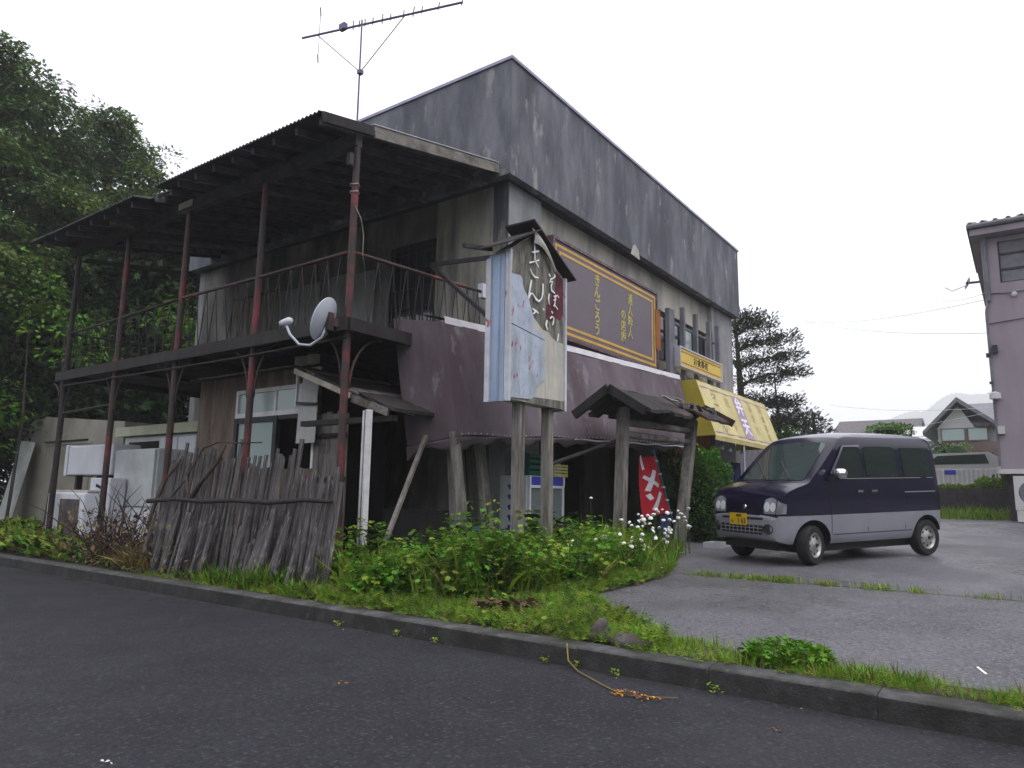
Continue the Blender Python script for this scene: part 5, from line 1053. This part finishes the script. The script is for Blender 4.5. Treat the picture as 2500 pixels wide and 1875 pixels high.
# kerb-foot seedlings
for x, y in ((4.70,5.35),(4.71,4.6),(4.70,4.15),(4.70,3.05),(4.71,2.78),(4.70,2.45),(4.71,1.75)):
    n = 26; a = rng.uniform(0,6.28,n); o = scatter('kerb_seedling', *LEAF, np.stack([x+rng.normal(0,.012,n),y+rng.normal(0,.02,n),rng.uniform(-.046,0.,n)],1), np.stack([np.cos(a),np.sin(a),np.full(n,.6)],1), rng.uniform(.015,.035,n), 'leaf_lime')
    tag(o, 'tiny green seedling growing at the foot of the kerb', 'plant', 'seedlings along the kerb foot')
# litter on the road
vi = thing('dead_vine', 'dry curved vine with orange leaves lying on the road by the kerb', 'twig', (4.3,2.3,0))
part('stalk', 'grass_dry', vi, lambda b: b.tube([(4.78,2.90,.10),(4.70,2.84,.0),(4.60,2.70,-.035),(4.46,2.48,-.04),(4.34,2.30,-.04),(4.28,2.14,-.04),(4.34,1.98,-.035),(4.40,1.86,-.03)], [.006,.006,.006,.005,.005,.004,.003,.002], 5), smooth=True)
n = 70; t = rng.random(n); scatter('vine_leaf', *LEAF, np.stack([4.29+rng.normal(0,.025,n),2.22-.28*t**2+rng.normal(0,.02,n),rng.uniform(-.044,-.02,n)],1), rng.normal(0,1,(n,3))*np.array([1,1,.3]), rng.uniform(.015,.035,n), 'orange_leaf', vi, kind='stuff')
for x,y,m in ((3.39,3.79,'orange_leaf'),(3.9,5.2,'dead_leaf'),(1.78,3.57,'house_white'),(4.4,4.3,'dead_leaf'),(2.6,2.2,'dead_leaf'),(3.0,1.4,'dead_leaf'),(4.2,1.2,'orange_leaf'),(4.4,5.8,'dead_leaf'),(4.35,6.2,'dead_leaf'),(3.6,2.9,'dead_leaf')):
    n = 3; o = scatter('fallen_leaf', *LEAF, np.stack([np.full(n,x)+rng.normal(0,.02,n),np.full(n,y)+rng.normal(0,.02,n),np.full(n,-.043)],1), rng.normal(0,1,(n,3))*np.array([1,1,.15]), rng.uniform(.02,.035,n), m)
    tag(o, 'small fallen leaf lying on the dark road surface', 'leaf', 'fallen leaves on the road')
n = 420; S = np.stack([rng.choice([4.72,4.70],n)-np.abs(rng.normal(0,.06,n)), rng.uniform(-2,16,n), np.full(n,-.044)],1)
scatter('gutter_litter', *LEAF, S, rng.normal(0,1,(n,3))*np.array([1,1,.2]), rng.uniform(.008,.025,n), ['dead_leaf','grass_dry','leaf_dark'], mi=rng.choice(3,n,p=[.6,.2,.2]), kind='stuff', label='scattered dry leaf litter in the gutter along the kerb')
n = 700; S = np.stack([rng.uniform(5.5,9.5,n), rng.uniform(2.2,4.2,n), np.zeros(n)],1); S[:,2] = GZ(S[:,0])+.004; S = S[S[:,1] > 1.2+.28*S[:,0]]; n = len(S)
scatter('gravel', [(0,0,0),(.5,.2,.3),(.1,.8,.2),(-.5,.3,.35),(0,.4,.6)], [(0,1,4),(1,2,4),(2,3,4),(3,0,4)], S, rng.normal(0,1,(n,3))*np.array([1,1,.1]), rng.uniform(.006,.02,n), ['rock','kerb_concrete'], mi=rng.choice(2,n), kind='stuff', label='loose gravel at the edge of the weeds on the lot')
PM = [(5.824,.371),(5.842,.360),(5.672,.302),(5.654,.313)]
o = part('paint_mark', 'white_ink', None, lambda b: b.add([(x_,y_,gz(x_)+.004) for x_,y_ in PM], [(0,1,2,3)])); tag(o, 'short white paint mark on the asphalt near the right kerb', 'paint mark')

# ================================================================ trees
def tree(name, label, base, trunk_top, lobes, m, nclump, per, lsize, tr=.18, group=None, tmpl=SPRAY, droop=.5, limbs=True, cl=.45):
    t = thing(name, label, 'tree', base, group); b = MB(); bx, by, bz = base
    b.tube([(bx,by,bz),(bx+.1,by,bz+(trunk_top-bz)*.5),(bx,by+.1,trunk_top)], [tr,tr*.75,tr*.3], 9)
    for (c, r) in lobes:
        s0 = Vector((bx,by,max(bz+1.0, min(trunk_top*.9, c[2]-r[2]*.8)))); b.tube([s0, s0.lerp(Vector(c),.55)+Vector((0,0,.2)), Vector(c)], [tr*.5,tr*.32,tr*.12], 6)
    b.build('trunk', 'bark', t, smooth=True, sharp=60)
    P = []; Dd = []
    wts = np.array([r[0]*r[1]+r[0]*r[2] for c, r in lobes]); wts /= wts.sum()
    for li in rng.choice(len(lobes), nclump, p=wts):
        c, r = lobes[li]; u = rng.normal(0,1,3); u /= np.linalg.norm(u); k = rng.uniform(.72,1.0); cc = np.array(c)+u*np.array(r)*(k+.22*np.sin(u[0]*6+c[0]*3)*np.sin(u[2]*5+c[2]*2))
        th = np.arccos(1-rng.random(per)*.95); ph = rng.uniform(0,6.28,per); Rc = cl*rng.uniform(.9,2.0)*np.array([rng.uniform(.8,1.25),rng.uniform(.8,1.25),.62])
        q = np.stack([np.sin(th)*np.cos(ph),np.sin(th)*np.sin(ph),np.cos(th)],1)*Rc*(1+.12*np.sin(ph*5+cc[0]*7))[:,None]+rng.normal(0,.07,(per,3))
        P.append(cc+q); Dd.append(q/np.linalg.norm(q,axis=1)[:,None]+rng.normal(0,.4,(per,3))+np.array([0,0,-droop-.2]))
    P = np.vstack(P); Dd = np.vstack(Dd); scatter('crown', *tmpl, P, Dd, rng.uniform(.6,1.3,len(P))*lsize, m, t)
    return t
def dirp(px, d): # direction table measured along the tree line
    tx = np.interp(px, [0,100,195,260,345,440,520], [.27,.315,.37,.395,.44,.49,.53]); return tx*d, math.sqrt(1-tx*tx)*d
def L3(px, d, z, r): x, y = dirp(px, d); return ((x,y,z), r)
x, y = dirp(-60, 23); x -= .8
tree('broadleaf_tree', 'tallest drooping broadleaf tree at the left edge of the picture', (x,y,0), 12.5,
     [((x,y,9.0),(2.2,2.0,3.6)), L3(10,23,12.0,(.9,.9,1.0)), L3(55,23,11.4,(.9,.9,1.0)), L3(100,23,10.6,(.9,.9,1.2)), L3(140,23,9.2,(.8,.8,1.3)), L3(60,22.5,8.5,(1.6,1.6,1.6)), L3(30,22,6,(2.0,2,1.8)), L3(130,23,7.0,(1.2,1.2,1.2))],
     'leaf_tree', 230, 340, .165, .28, 'trees behind the shop', cl=.5)
x, y = dirp(255, 26)
tree('broadleaf_tree', 'slimmer drooping tree between the tall tree and the balcony roof', (x,y,0), 12.5,
     [L3(255,26,12.6,(.6,.6,.7)), L3(232,26,11.4,(.8,.8,.8)), L3(285,26,11.0,(.8,.8,1.0)), L3(245,26,9.6,(1.4,1.4,1.2)), L3(305,26,9.2,(.9,.9,1.0)), L3(210,25.5,8.6,(1.2,1.2,1.4)), L3(260,25.5,6.8,(2.0,2.0,1.8))],
     'leaf_tree', 165, 310, .165, .24, 'trees behind the shop', cl=.45)
x, y = dirp(350, 30)
tree('background_tree', 'small-crowned tree top showing just above the balcony roof edge', (x,y,0), 12.5, [L3(348,30,13.2,(.7,.7,.9)), L3(365,30,12.3,(.8,.8,.8)), L3(335,30,11.3,(1.2,1.2,1.2)), L3(390,30,9.5,(2.0,2.0,2.0))], 'leaf_tree', 80, 130, .18, .18, 'trees behind the shop', droop=.0, cl=.36)
for k, (px, d, z, lab) in enumerate(((30,24.5,3.6,'dark understorey tree behind the caravan at the far left'),(140,25,4.2,'dark understorey tree above the caravan roof'),(230,24,5.0,'dark understorey tree behind the white shed'),(330,24,5.2,'dark understorey tree seen between the balcony posts'),(420,25,5.6,'dark understorey tree beside the rear corner of the shop'))):
    x, y = dirp(px, d); tree('understorey_tree', lab, (x,y,0), z+1, [((x,y,z),(2.0,1.8,2.4)), ((x-.9,y-.5,z-1.6),(1.6,1.4,1.8)), ((x+.9,y-.3,z+1.8),(1.5,1.4,1.6))], 'leaf_dark', 90, 110, .30, .16, 'trees behind the shop', cl=.6)
# lime sprigs in front of the dark mass
for k,(px,d,z) in enumerate(((40,20.5,6.2),(130,20.5,5.7),(190,19.5,5.0),(60,21,3.4),(15,20,2.6),(410,19.5,5.3))):
    x, y = dirp(px, d); tree('sapling', 'lime-leaved sapling '+('over the caravan roof','left of the second porch post','beside the white shed roof','behind the caravan end','at the far left edge','seen through the balcony railing')[k], (x,y,0), z-.2, [((x,y,z),(.7,.6,.45)), ((x+.3,y,z-.6),(.6,.5,.4))], 'leaf_green', 9, 40, .17, .04, 'saplings in front of the dark trees', cl=.3)
# pines behind the shop
def pine(label, base, top, pads, tr, n=46):
    t = thing('pine_tree', label, 'tree', base, 'pines behind the yellow awning'); b = MB(); bx, by, bz = base
    b.tube([(bx,by,bz),(bx+.15,by-.1,bz+(top-bz)*.5),(bx,by,top)], [tr,tr*.7,tr*.2], 8)
    P = []; Dd = []
    for c, r in pads:
        s0 = Vector((bx,by,c[2]-.5)); b.tube([s0, s0.lerp(Vector(c),.5)+Vector((0,0,.12)), Vector(c)], [tr*.3,tr*.2,tr*.08], 5)
        k = int(n*r*18); a = rng.uniform(0,6.28,k); q = np.sqrt(rng.random(k))*r
        cl_ = rng.integers(0,7,k); ca = cl_*.9; 
        P.append(np.stack([c[0]+np.cos(a)*q*.55+np.cos(ca)*r*.55, c[1]+np.sin(a)*q*.55+np.sin(ca)*r*.55, c[2]+rng.normal(0,.11,k)-.12*q+.12*np.sin(ca*3)],1)); Dd.append(np.stack([np.cos(a),np.sin(a),rng.normal(.35,.4,k)],1))
    b.build('trunk', 'bark', t, smooth=True, sharp=60); P = np.vstack(P); scatter('crown', [(-.05,0,0),(.05,0,0),(.16,.9,.05),(0,1,.02),(-.16,.9,-.05)], [(0,1,2,3),(0,3,4)], P, np.vstack(Dd), rng.uniform(.10,.22,len(P)), 'needle', t)
pine('large spreading pine rising behind the right end of the shop', (28.6,9.3,1.5), 8.6, [((28.7,8.9,8.55),.7),((28.8,8.4,8.25),.8),((28.7,9.4,8.2),1.0),((29,7.8,7.6),.9),((28.8,8.8,7.5),1.1),((29.2,7.6,6.9),.8),((28.7,8.7,6.7),1.2),((29,7.3,6.2),.7),((28.8,8.4,6.0),1.1),((28.7,9,5.2),1.2),((29.1,8,5.0),.9),((28.9,8.5,4.2),1.3)], .22)
pine('thin leaning pine to the right of the spreading one', (29.0,7.95,1.5), 6.4, [((29.1,7.6,5.0),.7),((29.2,7.2,4.5),.8),((29.2,6.8,4.1),.8),((29.1,7.8,4.3),.8),((29.3,6.5,3.7),.6),((29.0,7.6,3.4),1.0)], .09)
for (x,y,z,r,lab) in ((29.2,7.6,3.2,1.0,'rounded shrub at the foot of the thin pine'),):
    bush('background_shrub', lab, 'bush', (x,y,z), (r,r,.8), 1500, 'leaf_green', .16)

# ================================================================ far side of the lot
rw = thing('retaining_wall', 'dark low block retaining wall across the far end of the lot', 'wall', (24.15,0,.8))
for r_ in range(4):
    for k in range(34):
        y0 = -8+.42*k+(.21 if r_ % 2 else 0); part('block', 'retaining', rw, lambda b: b.box((24.0+random.uniform(0,.012),y0,.78+.195*r_),(24.24,y0+.412,.97+.195*r_)))
fn_ = thing('white_fence', 'white metal railing fence above the retaining wall', 'fence', (25.3,1.6,1.55))
part('top_rail', 'frame_white', fn_, lambda b: b.box((25.28,-3,2.12),(25.33,6,2.17))); part('bottom_rail', 'frame_white', fn_, lambda b: b.box((25.28,-3,1.68),(25.33,6,1.72)))
for k in range(75): part('baluster', 'frame_white', fn_, lambda b: b.box((25.29,-3+.12*k,1.72),(25.32,-2.96+.12*k,2.12)))
for k in range(6): part('post', 'frame_white', fn_, lambda b: b.box((25.26,-2.9+1.75*k,1.5),(25.35,-2.81+1.75*k,2.2)))
part('notice', 'blue_plastic', fn_, lambda b: b.box((25.24,1.72,1.98),(25.255,2.02,2.12)))
cr = thing('parked_car', 'white car parked behind the white railing', 'car', (29,1.9,1.55))
def carpoly(h0, h1, pts, y0, y1, m, name): part(name, m, cr, lambda b: b.extrude([(29.0, y, 1.55+z) for y, z in pts], (1.6,0,0)))
carpoly(0,0,[(.0,.25),(3.9,.25),(3.95,.6),(3.7,.78),(3.1,.85),(2.6,1.28),(1.0,1.32),(.35,.9),(.0,.8)],0,0,'house_white','body')
part('side_window', 'van_glass', cr, lambda b: b.extrude([(28.985,y,1.55+z) for y,z in ((1.0,.92),(2.85,.90),(2.5,1.2),(1.1,1.24))], (.012,0,0)))
for y in (.75,3.15): part('wheel', 'rubber', cr, lambda b: b.lathe([(0,-.09),(.29,-.09),(.3,0),(.29,.09),(0,.09)], Matrix.Translation((29.02,y,1.85)) @ Matrix.Rotation(R(90),4,'Y'), 18))
cr.location = (29,1.9,1.55)

mv = thing('mauve_building', 'tall mauve rendered building at the right edge with tiled eave and window', 'building', (24,-3,.9))
part('wall', 'mauve_wall', mv, lambda b: holes_wall(b, wall_cells(-8, .52, 2.02, 8.1, [(-1.6,.17,6.85,8.0-.02)]), 'x', 22.0, 22.25))
part('wall', 'mauve_wall', mv, lambda b: b.box((22.26,.27,2.02),(30,.515,8.1)))
part('plinth', 'retaining', mv, lambda b: b.box((22.3,-8,.6),(30,.42,1.9))); part('plinth_band', 'house_white', mv, lambda b: b.box((21.93,-8,1.9),(30,.58,2.015)))
wn = part('window', 'steel_dark', mv, lambda b: [b.box((22.06,-1.6,7.62),(22.12,.17,7.67)), b.box((22.06,-1.6,7.2),(22.12,.17,7.25)), b.box((22.06,.13,6.85),(22.12,.17,7.98)), b.box((22.06,-1.6,6.85),(22.12,.13,6.89))])
part('pane', 'roof_tile_blue', wn, lambda b: b.box((22.10,-1.6,6.85),(22.11,.17,7.98)))
part('eave', 'mauve_wall', mv, lambda b: b.box((21.6,-8,8.12),(30,.75,8.28))); part('gutter', 'roof_tile_blue', mv, lambda b: b.tube([(21.55,-8,8.36),(21.55,.8,8.36)], .07, 8))
rf = part('roof', 'roof_tile', mv, lambda b: b.add([(21.55,-8,8.42),(21.55,.8,8.42),(26,.8,9.9),(26,-8,9.9),(21.55,-8,8.3),(21.55,.8,8.3),(26,.8,8.3),(26,-8,8.3)], [(3,2,1,0),(0,1,5,4),(1,2,6,5),(2,3,7,6),(3,0,4,7)]))
for k in range(30): part('eave_tile', 'roof_tile', rf, lambda b: b.tube([(21.52,.72-.28*k,8.41),(25.8,.72-.28*k,9.84)], .06, 8))
part('downpipe', 'roof_tile_blue', mv, lambda b: b.tube([(21.95,.50,8.3),(21.95,.50,6.3),(21.95,.535,6.1),(21.95,.535,2.1)], .03, 8)); part('downpipe', 'roof_tile_blue', mv, lambda b: b.tube([(21.95,.45,8.3),(21.95,.45,6.4)], .05, 8))
part('wall_lamp', 'steel_dark', mv, lambda b: [b.box((21.86,.36,5.0),(21.995,.48,5.2))]); part('wall_lamp', 'house_white', mv, lambda b: b.lathe([(0,.05),(.06,.03),(.07,0)], Matrix.Translation((21.95,-.1,6.5)) @ Matrix.Rotation(R(-90),4,'Y'), 12))
part('vent_hood', 'house_white', mv, lambda b: b.lathe([(0,.1),(.12,.05),(.13,-.1),(0,-.1)], Matrix.Translation((21.88,.50,3.9)), 12)); part('meter_box', 'house_white', mv, lambda b: b.box((21.85,.36,2.9),(21.998,.51,3.1)))
part('power_cable', 'steel_dark', mv, lambda b: b.tube([(21.97,.6,6.6),(21.97,0,6.55),(21.97,-1,6.6)], .012, 5)); part('power_cable', 'steel_dark', mv, lambda b: b.tube([(21.97,.55,5.78),(21.97,-.3,5.85),(21.97,-1,5.9)], .012, 5))
part('wall_bracket', 'steel_dark', mv, lambda b: [b.box((21.85,.52,4.9),(21.99,.62,5.0)), b.box((21.85,.52,4.2),(21.99,.6,4.25))])
part('lower_window', 'steel_dark', mv, lambda b: b.box((21.98,-1.5,2.3),(22.0-.002,-.28,3.0))); part('awning_hood', 'house_white', mv, lambda b: b.box((21.6,-1.5,3.02),(22,-.24,3.1)))
d2 = thing('wall_dish', 'small dark satellite dish fixed to the corner of the mauve building', 'satellite dish', (22,.8,6.9))
Md = Matrix.Translation((21.95,.90,6.95)) @ Vector((-.3,1,.35)).normalized().to_track_quat('Z','Y').to_matrix().to_4x4(); part('reflector', 'roof_tile_blue', d2, lambda b: b.lathe([(0,-.03),(.09,-.02),(.16,.0),(.165,-.01),(.09,-.035),(0,-.04)], Md, 20)); part('arm', 'alu', d2, lambda b: b.tube([(21.95,.9,6.9),(21.92,1.25,6.78),(21.92,1.4,6.9)], .015, 5)); part('bracket', 'steel_dark', d2, lambda b: b.bar((21.95,.93,6.95),(21.98,.6,6.95),.05,.05))
ac = thing('air_conditioner', 'white outdoor air conditioner unit on legs at the right edge', 'air conditioner', (21.5,-.1,.75))
part('casing', 'house_white', ac, lambda b: b.box((21.45,-.55,1.0),(21.8,.28,1.83))); part('casing', 'house_white', ac, lambda b: b.box((21.45,-.55,.72),(21.8,.26,.99)))
part('fan_grille', 'roof_tile_blue', ac, lambda b: b.lathe([(0,0),(.28,0),(.3,.012),(.28,.02),(0,.02)], Matrix.Translation((21.44,-.1,1.42)) @ Matrix.Rotation(R(90),4,'Y'), 22))

# houses beyond the terrace
def gable_house(name, label, x0, x1, y0, y1, zb, ze, zr, wall, ridge_axis='y', ov=.6, roofm='roof_tile_blue'):
    h = thing(name, label, 'house', ((x0+x1)/2,(y0+y1)/2,1.55))
    part('wall', wall, h, lambda b: b.box((x0,y0,1.5),(x1,y1,ze)))
    if ridge_axis == 'y':
        xm = (x0+x1)/2; part('roof', roofm, h, lambda b: b.extrude([(x0-ov,y0-ov,ze-.15),(xm,y0-ov,zr),(x1+ov,y0-ov,ze-.15),(x1+ov,y0-ov,ze-.35),(xm,y0-ov,zr-.25),(x0-ov,y0-ov,ze-.35)], (0,y1-y0+2*ov,0)))
        for s_ in (y0-.005, y1+.005): part('gable', wall, h, lambda b: b.extrude([(x0,s_,ze),(x1,s_,ze),(xm,s_,zr-.3)], (0,.01,0)))
    else:
        ym = (y0+y1)/2; part('roof', roofm, h, lambda b: b.extrude([(x0-ov,y0-ov,ze-.15),(x0-ov,ym,zr),(x0-ov,y1+ov,ze-.15),(x0-ov,y1+ov,ze-.35),(x0-ov,ym,zr-.25),(x0-ov,y0-ov,ze-.35)], (x1-x0+2*ov,0,0)))
        part('gable', wall, h, lambda b: b.extrude([(x0-.01,y0,ze),(x0-.01,y1,ze),(x0-.01,ym,zr-.3)], (.02,0,0)))
    return h
hb = gable_house('far_house', 'white-walled house with grey gable roof left of the mauve building', 45,52,-6,2.4,1.55,5.45,6.75,'house_white','y')
wg = part('wing', 'house_white', hb, lambda b: b.box((44.2,2.4,1.5),(50,3.7,5.0))); part('wing_roof', 'roof_tile_blue', hb, lambda b: b.extrude([(43.6,4.35,4.85),(43.6,2.7,6.6),(43.6,1.0,5.2),(43.6,1.0,5.0),(43.6,2.7,6.35),(43.6,4.35,4.65)], (7,0,0)))
part('wing_gable', 'house_white', hb, lambda b: b.extrude([(44.19,2.0,5.0),(44.19,3.75,5.0),(44.19,2.7,6.2)], (.05,0,0)))
part('cladding', 'house_brown', hb, lambda b: b.box((44.1,-6,1.5),(44.18,3.6,4.25)))
for y0, y1 in ((2.5,3.5),(1.5,2.3)):
    f = part('window', 'house_brown', hb, lambda b: b.box((44.05,y0-.06,4.3),(44.17,y1+.06,5.0))); part('pane', 'pane_pale', f, lambda b: b.box((44.03,y0,4.36),(44.048,y1,4.94)))
gable_house('far_house', 'long low house with grey tiled roof seen over the van roof', 54,60,6.2,10.4,1.55,5.6,6.9,'house_brown','y', .6, 'roof_tile')
hc = gable_house('far_house', 'pale roofed house between the low house and the white house', 50,56,3.9,5.7,1.55,5.1,5.95,'house_white','y', .3, 'awning_white')
for k,(x,y,z,r) in enumerate((q[0]*1.22,q[1]*1.22,1.2+(q[2]-1.2)*1.22,q[3]*1.22) for q in ((27,2.05,2.35,.32),(26.9,1.75,2.75,.40),(27,1.35,2.35,.30),(27,1.05,2.5,.30),(26.8,2.45,2.5,.34),(26.8,2.75,2.2,.28),(27.2,2.25,2.8,.30))):
    bush('topiary_shrub', 'rounded cloud-pruned garden shrub behind the white railing', 'shrub', (x,y,z), (r,r*1.1,r*.75), 420, 'leaf_hedge' if k % 3 else 'leaf_dark', .09, True, 'cloud-pruned shrubs in the far garden')
bush('garden_tree', 'flat-topped bright green garden tree seen just above the van roof', 'tree', (27.5,3.75,3.55), (.7,.75,.22), 900, 'leaf_green', .10)
o = part('garden_wall', 'house_brown', None, lambda b: b.box((34,-2,1.5),(34.2,7,2.9))); tag(o, 'reddish brown garden wall behind the cloud-pruned shrubs', 'wall')
for x,y,h_,lab in ((40,9.0,5.75,'slim utility pole standing right of the pine trees'),(52,10.8,5.6,'distant thin utility pole beyond the pine trees')):
    up_ = thing('utility_pole', lab, 'utility pole', (x,y,1.55)); part('pole', 'retaining', up_, lambda b: b.tube([(x,y,1.5),(x,y,h_)], [.11,.08], 8)); part('crossarm', 'retaining', up_, lambda b: b.box((x-.05,y-.5,h_-.35),(x+.05,y+.5,h_-.27)))
for k,((a,b_),lab) in enumerate(((((39.9,3.4,11.35),(22,.55,6.62)),'upper thin power line running to the mauve building'),(((40,9.2,10.75),(22,.55,6.45)),'second thin power line running to the mauve building'),(((38.9,9.1,10.6),(22,.5,5.55)),'middle thin power line running to the mauve building'),(((44,9.0,6.6),(36,.5,5.15)),'lower thin power line in front of the far white house'),(((52,10.8,5.4),(38,-.5,5.5)),'lowest thin power line crossing before the far hill'))):
    A, B = Vector(a), Vector(b_); pts = [A.lerp(B,t/10)-Vector((0,0,.25*4*(t/10)*(1-t/10))) for t in range(11)]
    o = part('power_line', 'alu', None, lambda b: b.tube(pts, .009, 5)); tag(o, lab, 'cable')
for k,(a,b_) in enumerate((((17.2,33.2,31),(17.6,31.2,29.0)),((18.8,32.3,31),(19.6,30.6,29.2)),((20.9,31,30.6),(21.6,29.6,29)))): pass

# misty hill
def hz_(y): return 1.5+172*math.exp(-((y+15)/420)**2)+75*math.exp(-((y+500)/390)**2)+4*math.sin(y*.02)+2*math.sin(y*.07+1)
b = MB(); b.grid(lambda u,v: (1080+380*v, -1400+2500*u, 1.0+hz_(-1400+2500*u)*math.sin(v*math.pi/2)*(1+.03*math.sin(u*190+v*9)+.02*math.sin(u*410+v*23)+.015*math.sin(u*900+v*40))), 420, 26)
struct('hill', b, 'hill_forest', smooth=True)
# wooded valley side across the road (it shows in the van's paint and windows)
def hz2(y): return 13+3*math.sin(y*.05+1)+1.6*math.sin(y*.17)+1.2*math.sin(y*.41+2)
b = MB(); b.grid(lambda u,v: (-20-45*v+2*math.sin(u*60), -140+300*u, -.2+hz2(-140+300*u)*math.sin(v*math.pi/2)*(1+.10*math.sin(u*310+v*17)+.07*math.sin(u*730+v*41))), 260, 22)
struct('hill', b, 'hill_forest', smooth=True)
b = MB(); b.grid(lambda u,v: (-60+260*u, -58-60*v+3*math.sin(u*40), -.2+(30+3*math.sin(u*15)+2*math.sin(u*47))*math.sin(v*math.pi/2)*(1+.09*math.sin(u*260+v*17)+.06*math.sin(u*610+v*41))), 240, 20)
struct('hill', b, 'hill_forest', smooth=True)
b = MB(); b.box((-90,-1450,-1.3),(1500,1150,250)); hzb = b.build('haze', 'soil'); hzb['kind'] = 'stuff'; hzb.data.materials.clear()
hm = bpy.data.materials.new('haze_air'); hm.use_nodes = True; hm.node_tree.nodes.clear()
pvn = hm.node_tree.nodes.new('ShaderNodeVolumePrincipled'); pvn.inputs['Color'].default_value = (.97,.97,1,1); pvn.inputs['Density'].default_value = .0012; pvn.inputs['Anisotropy'].default_value = .2
ho = hm.node_tree.nodes.new('ShaderNodeOutputMaterial'); hm.node_tree.links.new(pvn.outputs[0], ho.inputs['Volume']); hzb.data.materials.append(hm)
